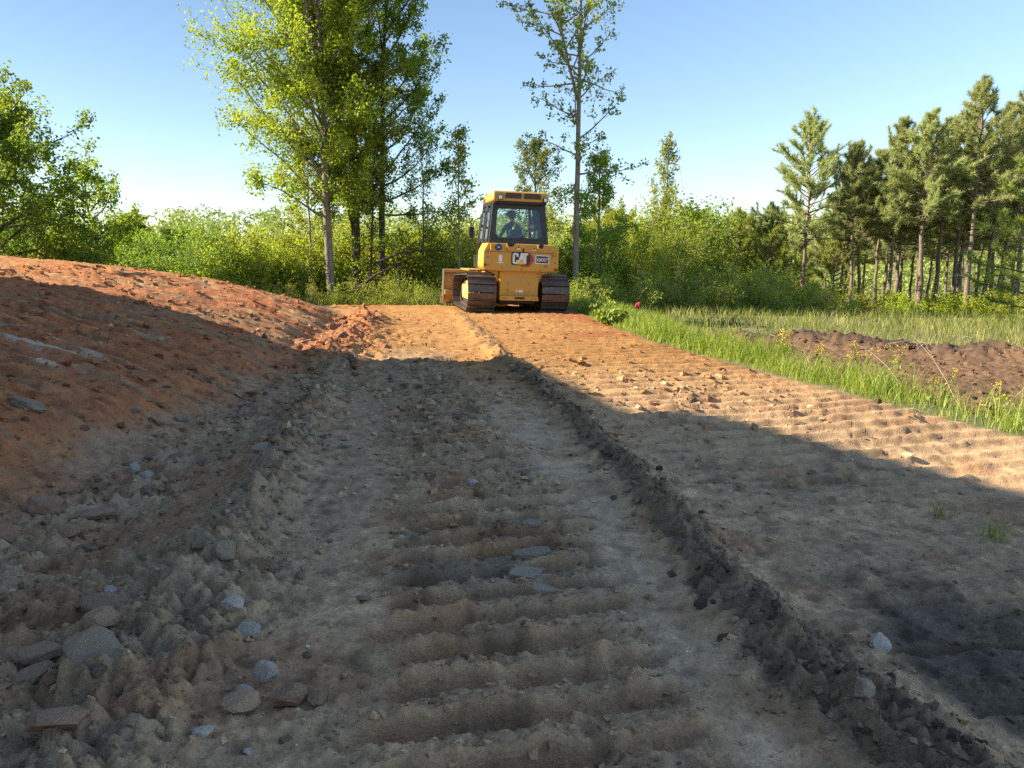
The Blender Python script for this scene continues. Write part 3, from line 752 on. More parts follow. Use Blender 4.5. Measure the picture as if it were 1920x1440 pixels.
for side in (-1, 1):
    cx = side * 1.045
    loops = []
    n = len(PATH)
    for dx in (-0.16, 0.10):
        tr = MB()
        for k in range(n):
            y, z, a = PATH[k]; y2, z2, a2 = PATH[(k + 1) % n]
            c0 = [(y - math.sin(a) * d, z + math.cos(a) * d) for d in (0.075, 0.012)]
            c1 = [(y2 - math.sin(a2) * d, z2 + math.cos(a2) * d) for d in (0.075, 0.012)]
            tr.hexa([(cx + dx, *c0[0]), (cx + dx + .06, *c0[0]), (cx + dx + .06, *c1[0]), (cx + dx, *c1[0]), (cx + dx, *c0[1]), (cx + dx + .06, *c0[1]), (cx + dx + .06, *c1[1]), (cx + dx, *c1[1])])
        loops.append(tr)
    track = bpy.data.objects.new('track', None); COL.objects.link(track); track.parent = dozer
    for tr in loops: tr.build('track_chain', M['steel'], track)
    for (y, z, a) in PATH:
        s = link('track_shoe', SHOE, None, track, (cx, y, z))
        # shoe's local z faces outwards, local y follows the chain
        s.rotation_euler = (a + math.pi, 0, 0)
    fr = MB()
    fr.box(cx - 0.17, cx + 0.17, 0.75, 2.85, 0.30, 0.72)
    fr.box(cx - 0.10, cx + 0.10, 0.95, 2.6, 0.72, 0.86)
    fr.build('roller_frame', M['dusty_yellow'], dozer, 0.03)
    fd = MB()
    ax = cx + side * 0.02
    for (r, x0, x1) in ((0.40, -0.05, 0.05), (0.30, -0.20, 0.14), (0.20, -0.27, 0.2)):
        pts = [(RC[0] + r * math.cos(2 * math.pi * i / 20), RC[1] + r * math.sin(2 * math.pi * i / 20)) for i in range(20)]
        fd.prism(pts, ax + (x0 if side < 0 else -x0), ax + (x1 if side < 0 else -x1), 'x')
    fd.build('sprocket', M['dusty_yellow'], dozer, 0.02)
    idl = MB()
    for (r, x0, x1) in ((0.36, -0.08, 0.08), (0.16, -0.16, 0.16)):
        idl.prism([(FC[0] + r * math.cos(2 * math.pi * i / 20), FC[1] + r * math.sin(2 * math.pi * i / 20)) for i in range(20)], cx + x0, cx + x1, 'x')
    idl.build('idler', M['steel'], dozer, 0.01)
    for k in range(6):
        rl = MB(); yy = 0.95 + k * 0.33
        rl.prism([(yy + 0.12 * math.cos(2 * math.pi * i / 12), 0.24 + 0.12 * math.sin(2 * math.pi * i / 12)) for i in range(12)], cx - 0.14, cx + 0.14, 'x')
        rl.build('roller', M['steel'], dozer)
    fe = MB()
    fe.box(side * 0.60, side * 1.30, 1.05, 2.7, 1.16, 1.20)
    fe.build('fender', M['yellow'], dozer, 0.008)

# lower hull
hull = MB()
hull.prism([(-0.55, 0.40), (0.55, 0.40), (0.55, 1.24), (-0.55, 1.24)], 0.16, 3.3)
hull = hull.build('rear_hull', M['yellow'], dozer, 0.02)
MB().box(-0.30, 0.32, 0.150, 0.158, 0.62, 0.86).build('hatch_cover', M['yellow'], hull, 0.003)
for (x, z) in ((-0.32, 0.88), (0.28, 0.86), (-0.32, 0.68), (0.28, 0.66), (-0.50, 1.18), (0.50, 1.14), (0.50, 1.06)):
    MB().prism([(x + 0.013 * math.cos(i * 1.047), z + 0.013 * math.sin(i * 1.047)) for i in range(6)], 0.138, 0.16).build('bolt', M['rubber'], hull)
for (x, w) in ((-0.075, 0.022), (0.045, 0.062)):
    MB().box(x - w, x + w, 0.144, 0.149, 0.625, 0.695).build('warning_label', M['white'], hull)
hb = MB().prism([(-0.56, 0.40), (0.54, 0.40), (0.52, 0.53), (-0.54, 0.53)], 0.02, 0.155).build('hitch_bar', M['yellow'], dozer, 0.012)
MB().box(-0.14, 0.14, 0.005, 0.03, 0.445, 0.50).build('hitch_slot', M['rubber'], hb, 0.006)
for x in (-0.42, 0.42):
    MB().tube([(x - 0.05, 0.0, 0.47), (x - 0.03, -0.05, 0.43), (x + 0.03, -0.05, 0.43), (x + 0.05, 0.0, 0.47)], 0.014, 6).build('tow_eye', M['yellow'], hb)
MB().box(-0.5, 0.5, 0.3, 3.2, 0.30, 0.395).build('belly_guard', M['rubber'], dozer, 0.01)
for side in (-1, 1):
    br = MB()
    br.prism([(side * 0.56, 0.85), (side * 0.66, 0.95), (side * 0.66, 1.10), (side * 0.92, 1.24), (side * 0.56, 1.26)] if side > 0 else
             [(-0.56, 0.85), (-0.56, 1.26), (-0.92, 1.24), (-0.66, 1.10), (-0.66, 0.95)], 0.30, 0.62)
    br.build('fender_bracket', M['yellow'], dozer, 0.015)

# rear fuel tank with its plate
tank = MB()
tank.prism([(-1.00, 1.22), (-0.52, 1.20), (0.55, 1.20), (1.01, 1.22), (1.07, 1.31), (1.07, 1.74), (0.96, 1.95), (-0.94, 1.95), (-1.05, 1.74), (-1.06, 1.31)], 0.02, 0.95)
tank = tank.build('fuel_tank', M['yellow'], dozer, 0.035, 3)
MB().box(-0.98, 1.0, 0.010, 0.022, 1.715, 1.722).build('plate_seam', M['rubber'], tank)
def disc(x, z, r, y0, y1, n=14):
    return MB().prism([(x + r * math.cos(2 * math.pi * i / n), z + r * math.sin(2 * math.pi * i / n)) for i in range(n)], y0, y1)
for (x, z) in ((-0.90, 1.77), (-0.92, 1.56), (-0.91, 1.36), (-0.52, 1.285), (0.02, 1.26), (0.55, 1.245), (0.78, 1.82), (0.96, 1.66), (0.97, 1.46), (0.95, 1.285), (0.36, 1.84), (-0.08, 1.86), (0.14, 1.86), (-0.02, 1.865)):
    disc(x, z, 0.014, 0.006, 0.024, 8).build('bolt', M['rubber'], tank)
for (x, z) in ((-1.0, 1.36), (0.99, 1.275)):
    disc(x, z, 0.042, 0.004, 0.022).build('reflector', M['red'], tank, 0.004)
lamp = disc(-0.64, 1.845, 0.095, -0.012, 0.03, 18).build('lamp_housing', M['rubber'], tank, 0.01)
disc(-0.64, 1.845, 0.075, -0.024, -0.011, 18).build('blue_lens', M['blue'], lamp, 0.006)
MB().prism([(-0.68, 1.83), (-0.60, 1.83), (-0.64, 1.87)], -0.028, -0.0235).build('lens_print', M['white'], lamp)
MB().prism([(-0.43, 1.93), (-0.40, 1.76), (-0.20, 1.75), (-0.18, 1.93)], -0.028, 0.04).build('camera_pocket', M['yellow'], tank, 0.02)
MB().prism([(-0.42, 1.97), (-0.37, 1.865), (-0.24, 1.86), (-0.19, 1.97)], -0.04, 0.12).build('rear_camera', M['rubber'], tank, 0.02)
MB().prism([(0.44, 1.93), (0.46, 1.76), (0.60, 1.75), (0.63, 1.93)], -0.028, 0.04).build('cap_pocket', M['yellow'], tank, 0.02)
cap = disc(0.54, 1.91, 0.07, -0.05, 0.05, 14).build('fuel_cap', M['rubber'], tank, 0.01)
MB().box(-0.87, -0.82, -0.035, 0.03, 1.75, 1.92).build('hinge', M['yellow'], tank, 0.015)
MB().box(0.90, 0.94, -0.03, 0.03, 1.60, 1.76).build('hinge', M['yellow'], tank, 0.012)
MB().box(0.04, 0.075, -0.012, 0.03, 1.73, 1.82).build('latch', M['rubber'], tank, 0.006)
MB().box(-0.07, 0.15, -0.006, 0.03, 1.845, 1.885).build('handle_bracket', M['yellow'], tank, 0.01)
for (x0, x1, z0, z1) in ((-0.63, -0.53, 1.45, 1.64), (-0.67, -0.49, 1.415, 1.44), (-0.13, -0.03, 1.79, 1.83), (0.31, 0.43, 1.78, 1.80)):
    MB().box(x0, x1, 0.011, 0.017, z0, z1).build('warning_label', M['white'], tank)
MB().box(0.67, 0.755, 0.011, 0.017, 1.325, 1.41).build('warning_label', M['orange'], tank)

# logo plate: white letters, yellow triangle, red angular swoosh
LX, LZ, LS = -0.245, 1.405, 0.30     # lower corner and letter height
logo = MB().prism([(LX - 0.03, LZ + .03), (LX, LZ - 0.03), (LX + 0.25, LZ - 0.03), (LX + 0.42, LZ - .03), (LX + 0.50, LZ + 0.08), (LX + 0.50, LZ + 0.26), (LX + 0.44, LZ + LS + 0.025), (LX + 0.02, LZ + LS + 0.03), (LX - 0.03, LZ + LS - .02)], 0.010, 0.016)
logo = logo.build('logo_plate', M['logo_black'], tank)
def flat(pts, y, mat, name, parent):
    return MB().prism([(LX + a * LS, LZ + b * LS) for a, b in pts], y, y + 0.004).build(name, mat, parent)
flat([(1.50, 1.06), (1.62, 1.06), (1.96, 0.62), (1.96, 0.32), (1.62, -0.22), (0.90, -0.22), (0.80, -0.06), (1.44, -0.06), (1.72, 0.36), (1.72, 0.60)], 0.0045, M['logo_red'], 'logo_swoosh', logo)
flat([(0.02, 0.14), (0.14, 0.0), (0.44, 0.0), (0.56, 0.12), (0.56, 0.36), (0.38, 0.36), (0.38, 0.18), (0.22, 0.18), (0.22, 0.82), (0.38, 0.82), (0.38, 0.64), (0.56, 0.64), (0.56, 0.88), (0.44, 1.0), (0.14, 1.0), (0.02, 0.86)], 0.005, M['white'], 'logo_letter', logo)
flat([(0.50, 0.0), (0.58, 0.0), (0.84, 0.40), (0.95, 0.40), (1.06, 0.14), (1.22, 0.14), (1.0, 1.0), (0.78, 1.0), (0.60, 0.40)], 0.005, M['white'], 'logo_letter', logo)
flat([(0.98, 0.82), (1.10, 0.82), (1.10, 0.10), (1.30, 0.02), (1.30, 0.82), (1.46, 0.82), (1.46, 1.0), (0.98, 1.0)], 0.004, M['white'], 'logo_letter', logo)
flat([(0.42, -0.02), (1.22, -0.02), (0.84, 0.40)], 0.0, M['logo_yellow'], 'logo_triangle', logo)
# dealer sticker
st = MB().prism([(0.40, 1.43), (0.80, 1.42), (0.80, 1.66), (0.40, 1.67)], 0.011, 0.017).build('sticker', M['white'], tank)
MB().prism([(0.43, 1.455), (0.77, 1.447), (0.77, 1.632), (0.43, 1.64)], 0.006, 0.012).build('sticker_field', M['logo_black'], st)
def text(s, size, x, z, y, mat, parent, name, bold=0.0):
    c = bpy.data.curves.new(name, 'FONT'); c.body = s; c.size = size; c.extrude = 0.0015; c.offset = bold; c.resolution_u = 2
    tmp = bpy.data.objects.new(name, c); COL.objects.link(tmp)
    dg = bpy.context.evaluated_depsgraph_get(); dg.update()
    me = bpy.data.meshes.new_from_object(tmp.evaluated_get(dg))
    bpy.data.objects.remove(tmp, do_unlink=True)
    me.materials.clear(); me.materials.append(mat)
    return link(name, me, None, parent, (x, y, z), (R(90), 0, 0))
text('CAT', 0.115, 0.445, 1.50, 0.003, M['white'], st, 'sticker_lettering', 0.006)
text('Certified', 0.048, 0.625, 1.555, 0.003, M['white'], st, 'sticker_lettering', 0.0015)
text('Used', 0.048, 0.625, 1.495, 0.003, M['white'], st, 'sticker_lettering', 0.0015)

# cab
def cabx(z): return 0.845 - 0.115 * (z - 1.95) / 1.15         # half width by height
def caby(z): return 0.42 + 0.12 * (z - 1.95) / 1.15           # rear face by height
Z0, Z1 = 1.93, 3.10
CF = 2.25                                                     # cab front
def quad_bar(mb, a, b, w, d):
    """bar between two points, w across x, d along y"""
    (x0, y0, z0), (x1, y1, z1) = a, b
    mb.hexa([(x0 - w, y0 - d, z0), (x0 + w, y0 - d, z0), (x0 + w, y0 + d, z0), (x0 - w, y0 + d, z0), (x1 - w, y1 - d, z1), (x1 + w, y1 - d, z1), (x1 + w, y1 + d, z1), (x1 - w, y1 + d, z1)])
cab = MB()
for s in (-1, 1):
    quad_bar(cab, (s * (cabx(Z0) - .04), caby(Z0) + .05, Z0), (s * (cabx(Z1) - .04), caby(Z1) + .05, Z1), 0.05, 0.06)
    quad_bar(cab, (s * (cabx(Z0) - .06), 1.30, Z0), (s * (cabx(Z1) - .05), 1.34, Z1), 0.035, 0.035)
    quad_bar(cab, (s * (cabx(Z0) - .10), CF + .02, Z0 - .2), (s * (cabx(Z1) - .08), CF - .12, Z1), 0.04, 0.04)
    cab.box(s * 0.80 - .05, s * 0.80 + .05, caby(Z0), CF, Z0 - 0.05, Z0 + 0.06)
    cab.box(s * 0.69 - .05, s * 0.69 + .05, caby(Z1), CF - .1, Z1 - 0.08, Z1)
cab.box(-0.82, 0.82, caby(Z0) - .01, caby(Z0) + .09, Z0, Z0 + 0.14)
cab.box(-0.72, 0.72, caby(Z1) - .02, caby(Z1) + .08, Z1 - 0.16, Z1)
cab.box(-0.70, 0.70, CF - 0.10, CF, Z0 - 0.2, Z0 - 0.05)
cab.box(-0.66, 0.66, CF - 0.18, CF - .08, Z1 - 0.10, Z1)
cab = cab.build('cab', M['black'], dozer, 0.012)
MB().box(-0.80, 0.80, 0.6, CF, 1.60, 1.68).build('cab_floor', M['rubber'], cab)
# printed black border of the rear window, and the glass
def P3(x, z, o=0.0): return (x, caby(z) + o, z)
zb, zt = Z0 + 0.13, Z1 - 0.15
def ring(mb, outer, inner, o, th):
    n = len(outer)
    vs = [P3(x, z, o) for x, z in outer] + [P3(x, z, o) for x, z in inner] + [P3(x, z, o + th) for x, z in outer] + [P3(x, z, o + th) for x, z in inner]
    fs = []
    for i in range(n):
        j = (i + 1) % n
        fs += [(i, j, n + j, n + i), (2 * n + i, 3 * n + i, 3 * n + j, 2 * n + j), (i, 2 * n + i, 2 * n + j, j), (n + i, n + j, 3 * n + j, 3 * n + i)]
    mb.add(vs, fs)
xb, xt = cabx(zb) - .03, cabx(zt) - .03
bo = [(-xb, zb), (xb, zb), (xb * .985, zb + .12), (xt, zt - .1), (xt, zt), (-xt, zt), (-xt, zt - .1), (-xb * .985, zb + .12)]
bi = [(-xb + .24, zb + .06), (xb - .24, zb + .06), (xb - .13, zb + .14), (xt - .13, zt - .12), (xt - .20, zt - .05), (-xt + .15, zt - .05), (-xt + .11, zt - .10), (-xb + .15, zb + .16)]
rw = MB(); ring(rw, bo, bi, -0.006, 0.010)
rwin = rw.build('rear_window', M['black'], cab)
g = MB(); g.add([P3(x, z, 0.006) for x, z in bo] + [P3(x, z, 0.011) for x, z in bo], [tuple(range(8)), tuple(range(15, 7, -1))] + [(i, i + 8, (i + 1) % 8 + 8, (i + 1) % 8) for i in range(8)])
g.build('pane', M['glass'], rwin)
MB().tube([P3(0.05, zb + .02, -0.03), P3(0.30, zb + .34, -0.03)], 0.008, 6).build('wiper', M['rubber'], rwin)
# sides: door with framed panes
for s in (-1, 1):
    dr = MB()
    for (ya, yb) in ((0.62, 1.27), (1.36, 2.10)):
        for (y, w) in ((ya, .055), (yb, .055)):
            quad_bar(dr, (s * (cabx(1.62) + .015), y + .02, 1.62), (s * (cabx(Z1) + .01), y + (0.06 if y < 1 else -.04), Z1 - .04), 0.016, w)
        for z in (1.64, 2.02, Z1 - .06):
            x = s * (cabx(z) + .012); dr.box(x - .018, x + .018, ya, yb, z - .05, z + .05)
    door = dr.build('cab_door' if s < 0 else 'side_frame', M['black'], cab, 0.006)
    for (ya, yb) in ((0.65, 1.24), (1.39, 2.06)):
        for (z0, z1) in ((1.66, 2.0), (2.05, Z1 - .09)):
            a, b = s * (cabx(z0) + .012), s * (cabx(z1) + .010)
            pm = MB(); pm.hexa([(a - .003, ya, z0), (a + .003, ya, z0), (a + .003, yb, z0), (a - .003, yb, z0), (b - .003, ya + .03, z1), (b + .003, ya + .03, z1), (b + .003, yb - .03, z1), (b - .003, yb - .03, z1)])
            pm.build('pane', M['glass'], door)
    x = s * 0.94
    MB().tube([(s * .86, 0.98, 2.0), (x, 1.0, 2.05), (x - s * .08, 1.04, 2.75), (s * .77, 1.05, 2.85)], 0.015, 6).build('grab_handle', M['black'], door)
    MB().tube([(s * .90, 1.7, 1.55), (x + s * .03, 1.7, 1.75), (x - s * .06, 1.72, 2.7), (s * .77, 1.72, 2.9)], 0.014, 6).build('grab_handle', M['rubber'], door)
    MB().box(s * 0.90 - .09, s * 0.90 + .09, 0.95, 2.2, 1.26, 1.60).build('side_skirt', M['yellow'] if s > 0 else M['black'], dozer, 0.02)
    MB().box(s * 0.86 - .06, s * 0.86 + .06, caby(Z0) + 0.2, 1.0, 1.55, Z0 + .02).build('corner_panel', M['black'], dozer, 0.02)
MB().add([(-.62, CF - .03, Z0), (.62, CF - .03, Z0), (.58, CF - .14, Z1 - .1), (-.58, CF - .14, Z1 - .1), (-.62, CF - .025, Z0), (.62, CF - .025, Z0), (.58, CF - .135, Z1 - .1), (-.58, CF - .135, Z1 - .1)],
         [(0, 1, 2, 3), (7, 6, 5, 4), (0, 4, 5, 1), (1, 5, 6, 2), (2, 6, 7, 3), (3, 7, 4, 0)]).build('windscreen', M['glass'], cab)
# mirror on the door side
mr = MB().box(-1.20, -1.04, 1.86, 1.94, 2.10, 2.42).build('mirror', M['rubber'], dozer, 0.03)
MB().tube([(-1.12, 1.92, 2.15), (-1.05, 2.0, 1.95), (-0.82, 2.05, 1.9)], 0.014, 6).build('mirror_arm', M['rubber'], mr)
MB().tube([(-1.12, 1.92, 2.40), (-1.0, 2.0, 2.62), (-0.76, 2.05, 2.75)], 0.012, 6).build('mirror_arm', M['rubber'], mr)
# roof
rf = MB()
rf.hexa([(-.80, .30, Z1 - .02), (.80, .30, Z1 - .02), (.76, CF, Z1 - .02), (-.76, CF, Z1 - .02), (-.78, .36, 3.375), (.78, .36, 3.375), (.70, CF - .1, 3.36), (-.70, CF - .1, 3.36)])
roof = rf.build('cab_roof', M['yellow'], dozer, 0.075, 4)
MB().box(-.74, .74, .34, CF - .1, Z1 - .07, Z1 - .022).build('roof_lining', M['rubber'], roof, 0.01)
MB().box(-.66, .70, .325, .36, Z1 - .075, Z1 + .05).build('roof_recess', M['rubber'], roof, 0.01)
for (x0, x1) in ((-0.44, 0.02), (0.085, 0.56)):
    gm = MB().box(x0, x1, 0.315, 0.37, 3.17, 3.325).build('vent_grille', M['grille'], roof, 0.008)
    for k in range(6):
        z = 3.185 + k * 0.025
        MB().box(x0 + .015, x1 - .015, 0.308, 0.318, z - .004, z + .004).build('slat', M['grille'], gm)
for x, z in ((-0.575, 3.19), (0.685, 3.16)):
    wl_ = MB().box(x - .066, x + .066, 0.26, 0.36, z - .066, z + .066).build('work_lamp', M['rubber'], roof, 0.012)
    MB().box(x - .044, x + .044, 0.252, 0.262, z - .044, z + .044).build('lens', M['lamp'], wl_, 0.004)
for (x, y) in ((-0.58, 1.9), (-0.50, 2.0), (-0.66, 1.75)):
    MB().lathe([(0.035, 0), (0.035, 0.10), (0.02, 0.13)], 8, (x - .12, y, 3.10)).build('roof_fitting', M['bare_steel'], roof)

# seat, console, extinguisher inside the cab
seat = MB()
seat.box(-0.27, 0.25, 1.02, 1.52, 1.83, 1.96)
seat.hexa([(-0.25, .90, 1.92), (.23, .90, 1.92), (.23, 1.03, 1.92), (-.25, 1.03, 1.92), (-.19, .80, 2.36), (.17, .80, 2.36), (.17, .90, 2.36), (-.19, .90, 2.36)])
seat.box(-0.20, 0.18, 1.05, 1.45, 1.66, 1.84)
seat.build('seat', M['seat'], dozer, 0.05, 3)
for s in (-1, 1):
    MB().box(s * 0.38 - .07, s * 0.38 + .07, 1.05, 1.6, 1.8, 2.08).build('armrest_console', M['rubber'], dozer, 0.03)
    MB().tube([(s * 0.38, 1.55, 2.06), (s * 0.37, 1.56, 2.22)], [0.02, 0.03], 8).build('joystick', M['rubber'], dozer)
MB().box(-0.45, 0.45, 1.95, 2.18, 1.68, 2.05).build('dashboard', M['rubber'], dozer, 0.04)
ex = MB().lathe([(0.055, 0), (0.06, .02), (0.06, .30), (0.04, .35), (0.02, .36), (0.02, .42)], 12, (0.56, 1.30, 2.32)).build('fire_extinguisher', M['logo_red'], dozer, smooth=True)
MB().lathe([(0.062, .1), (0.062, .2)], 12, (0.56, 1.30, 2.32)).build('extinguisher_label', M['white'], ex)
MB().box(0.60, 0.66, 0.95, 1.02, 2.0, 2.35).build('cab_label', M['lime'], dozer)

# engine hood, blade and its linkage
hd = MB()
hd.hexa([(-.52, CF + .03, 1.24), (.52, CF + .03, 1.24), (.50, 3.75, 1.0), (-.50, 3.75, 1.0), (-.50, CF + .03, 1.98), (.50, CF + .03, 1.98), (.44, 3.75, 1.72), (-.44, 3.75, 1.72)])
hood = hd.build('engine_hood', M['yellow'], dozer, 0.05, 3)
MB().box(-.42, .42, 3.74, 3.79, 1.02, 1.66).build('radiator_grille', M['grille'], hood, 0.01)
MB().tube([(0.30, 2.75, 1.8), (0.30, 2.75, 2.35), (0.30, 2.68, 2.48)], 0.06, 10).build('exhaust_stack', M['bare_steel'], hood)
BY = 4.25
bl = MB()
prof = [(BY + .16, .06), (BY + .02, .22), (BY - .06, .50), (BY - .05, .80), (BY + .06, 1.10)]
prof_b = [(y - 0.035, z) for y, z in prof]
for i in range(4):
    (ya, za), (yb, zb2) = prof[i], prof[i + 1]; (yc, zc), (yd, zd) = prof_b[i], prof_b[i + 1]
    bl.hexa([(-1.66, yc, zc), (1.66, yc, zc), (1.66, ya, za), (-1.66, ya, za), (-1.66, yd, zd), (1.66, yd, zd), (1.66, yb, zb2), (-1.66, yb, zb2)])
blade = bl.build('blade', M['dusty_yellow'], dozer)
MB().box(-1.66, 1.66, BY - .16, BY + .02, 1.02, 1.12).build('blade_top_rail', M['dusty_yellow'], blade, 0.02)
MB().box(-1.62, 1.62, BY - .22, BY - .06, .30, .46).build('blade_back_rail', M['dusty_yellow'], blade, 0.02)
for x in (-1.645, 1.645):
    MB().prism([(BY + .20, .0), (BY + .22, .30), (BY + .14, 1.12), (BY - .20, 1.12), (BY - .16, .25), (BY - .05, .0)], x - .018, x + .018, 'x').build('end_plate', M['bare_steel'], blade, 0.006)
MB().prism([(BY + .10, .0), (BY + .24, .0), (BY + .18, .14), (BY + .02, .24)], -1.72, 1.72, 'x').build('cutting_edge', M['bare_steel'], blade)
for x in (-1.2, -0.55, 0.55, 1.2):
    MB().box(x - .03, x + .03, BY - .19, BY - .05, .44, 1.04).build('blade_rib', M['dusty_yellow'], blade, 0.006)
for s in (-1, 1):
    am = MB(); am.hexa([(s * .50 - .07, 1.5, .42), (s * .50 + .07, 1.5, .42), (s * .62 + .07, BY - .2, .30), (s * .62 - .07, BY - .2, .30), (s * .50 - .07, 1.5, .62), (s * .50 + .07, 1.5, .62), (s * .62 + .07, BY - .2, .52), (s * .62 - .07, BY - .2, .52)])
    am.build('push_arm', M['dusty_yellow'], dozer, 0.02)
    MB().tube([(s * .60, 3.5, 1.45), (s * .62, BY - .15, .60)], [0.06, 0.04], 10).build('lift_cylinder', M['bare_steel'], dozer)

# ------------------------------------------------------------------ operator sitting in the cab
def build_operator():
    root = thing('person', 'person in wide brimmed hat and dark jacket sitting in the bulldozer cab', 'person')
    root.location = dozer.location; root.rotation_euler = dozer.rotation_euler
    J = {}; E = []
    def j(n, p, r): J[n] = (len(J), p, r); return n
    ox, oy, oz = -0.05, 1.22, 2.0
    j('pelvis', (0, 0, 0.02), (.15, .12)); j('waist', (0, -.03, .17), (.15, .11)); j('chest', (0, -.05, .36), (.17, .12)); j('upper', (0, -.04, .47), (.15, .10))
    j('neck', (0, -.02, .56), (.06, .06)); j('neck2', (0, 0, .62), (.055, .06)); j('skull', (0, .03, .71), (.078, .095)); j('top', (0, .02, .79), (.06, .075))
    E += [('pelvis', 'waist'), ('waist', 'chest'), ('chest', 'upper'), ('upper', 'neck'), ('neck', 'neck2'), ('neck2', 'skull'), ('skull', 'top')]
    for s, t in ((-1, 'l'), (1, 'r')):
        j(t + 'sh', (s * .18, -.04, .45), (.07, .07)); j(t + 'el', (s * .30, .06, .18), (.048, .048)); j(t + 'wr', (s * .36, .30, .17), (.032, .036)); j(t + 'pa', (s * .36, .37, .18), (.022, .042))
        E += [('upper', t + 'sh'), (t + 'sh', t + 'el'), (t + 'el', t + 'wr'), (t + 'wr', t + 'pa')]
        for k, (dx, ln) in enumerate(((-.030, .060), (-.010, .072), (.011, .068), (.030, .055))):
            j(t + 'f%d' % k, (s * .36 + dx, .415, .185), (.010, .010)); j(t + 'g%d' % k, (s * .36 + dx, .40 + ln * .7, .155), (.009, .009)); j(t + 'h%d' % k, (s * .36 + dx, .40 + ln * .35, .13), (.008, .008))
            E += [(t + 'pa', t + 'f%d' % k), (t + 'f%d' % k, t + 'g%d' % k), (t + 'g%d' % k, t + 'h%d' % k)]
        j(t + 't1', (s * .36 - s * .045, .36, .17), (.012, .012)); j(t + 't2', (s * .36 - s * .05, .40, .15), (.010, .010)); E += [(t + 'wr', t + 't1'), (t + 't1', t + 't2')]
        j(t + 'hip', (s * .10, .05, .0), (.10, .09)); j(t + 'kn', (s * .14, .44, .02), (.066, .066)); j(t + 'an', (s * .13, .52, -.36), (.045, .045)); j(t + 'to', (s * .14, .68, -.42), (.042, .036))
        E += [('pelvis', t + 'hip'), (t + 'hip', t + 'kn'), (t + 'kn', t + 'an'), (t + 'an', t + 'to')]
    me = bpy.data.meshes.new('body')
    me.from_pydata([(p[0] + ox, p[1] + oy, p[2] + oz) for (_, p, r) in J.values()], [(J[a][0], J[b][0]) for a, b in E], [])
    ob = bpy.data.objects.new('body', me); COL.objects.link(ob)
    ob.modifiers.new('skin', 'SKIN'); 
    if not me.skin_vertices: me.skin_vertices.new()
    for (i, p, r) in J.values(): me.skin_vertices[0].data[i].radius = r
    me.skin_vertices[0].data[0].use_root = True
    sb = ob.modifiers.new('smooth', 'SUBSURF'); sb.levels = 2; sb.render_levels = 2
    dg = bpy.context.evaluated_depsgraph_get(); dg.update()
    bm = bpy.data.meshes.new_from_object(ob.evaluated_get(dg))
    bpy.data.objects.remove(ob, do_unlink=True)
    bm.materials.clear()
    for k in ('jacket', 'skin', 'jeans'): bm.materials.append(M[k])
    c = np.empty(len(bm.polygons) * 3, np.float32); bm.polygons.foreach_get('center', c); c = c.reshape(-1, 3) - np.array([ox, oy, oz])
    idx = np.zeros(len(c), np.int32)
    idx[(c[:, 2] > 0.565) & (np.abs(c[:, 0]) < .15)] = 1
    idx[(c[:, 1] > 0.315) & (np.abs(c[:, 0]) > .28)] = 1
    idx[(c[:, 2] < 0.06) & (np.abs(c[:, 0]) < .27)] = 2
    bm.polygons.foreach_set('material_index', idx); bm.polygons.foreach_set('use_smooth', np.ones(len(c), bool))
    link('body', bm, None, root)
    H0 = (ox, oy + .03, oz + .70)
    def hb(name, mat, c, r, sc): return ball(name, mat, root, (H0[0] + c[0], H0[1] + c[1], H0[2] + c[2]), r, sc)
    hb('hair', M['hair'], (0, -.022, .03), .092, (.92, 1.0, .95))
    hb('nose', M['skin'], (0, .10, -.005), .018, (.8, 1.1, 1.3))
    for s in (-1, 1):
        hb('ear', M['skin'], (s * .082, 0, 0), .022, (.45, .8, 1.3)); hb('eye', M['white'], (s * .032, .088, .02), .011, (1, .7, .8))
    hb('mouth', M['logo_red'], (0, .092, -.045), .022, (1, .35, .3))
    hat = MB()
    hat.lathe([(.112, .0), (.112, .05), (.105, .10), (.085, .125), (.04, .115), (.005, .108)], 20)
    n = 28; o = len(hat.v)
    for rr in (.10, .16, .205):
        for k in range(n):
            a = 2 * math.pi * k / n
            lift = .055 * (abs(math.cos(a)) ** 2) * (rr - .10) / .105 - .012 * (rr - .1) / .105
            hat.v.append((rr * math.cos(a), rr * 1.12 * math.sin(a), lift))
    for i in range(2):
        for k in range(n):
            q = (o + i * n + k, o + i * n + (k + 1) % n, o + (i + 1) * n + (k + 1) % n, o + (i + 1) * n + k)
            hat.f.append(q)
    h = hat.build('hat', M['hat'], root, smooth=True); h.location = (H0[0], H0[1] - .005, H0[2] + .06); h.rotation_euler = (R(-4), R(5), 0)
    sd_ = h.modifiers.new('felt', 'SOLIDIFY'); sd_.thickness = 0.008
    # reflective band over the shoulder and down the back
    P = [(.10, .115, .32), (.10, .08, .45), (.085, .00, .555), (.07, -.10, .545), (.03, -.185, .44), (.0, -.195, .30), (-.03, -.185, .16), (-.05, -.17, .06)]
    bd = MB(); w = .036
    vs = []
    for (x, y, z) in P: vs += [(ox + x - w, oy + y, oz + z), (ox + x + w, oy + y, oz + z)]
    bd.add(vs, [(2 * i, 2 * i + 1, 2 * i + 3, 2 * i + 2) for i in range(len(P) - 1)])
    b = bd.build('reflective_band', M['lime'], root, smooth=True); q = b.modifiers.new('cloth', 'SOLIDIFY'); q.thickness = 0.01
build_operator()

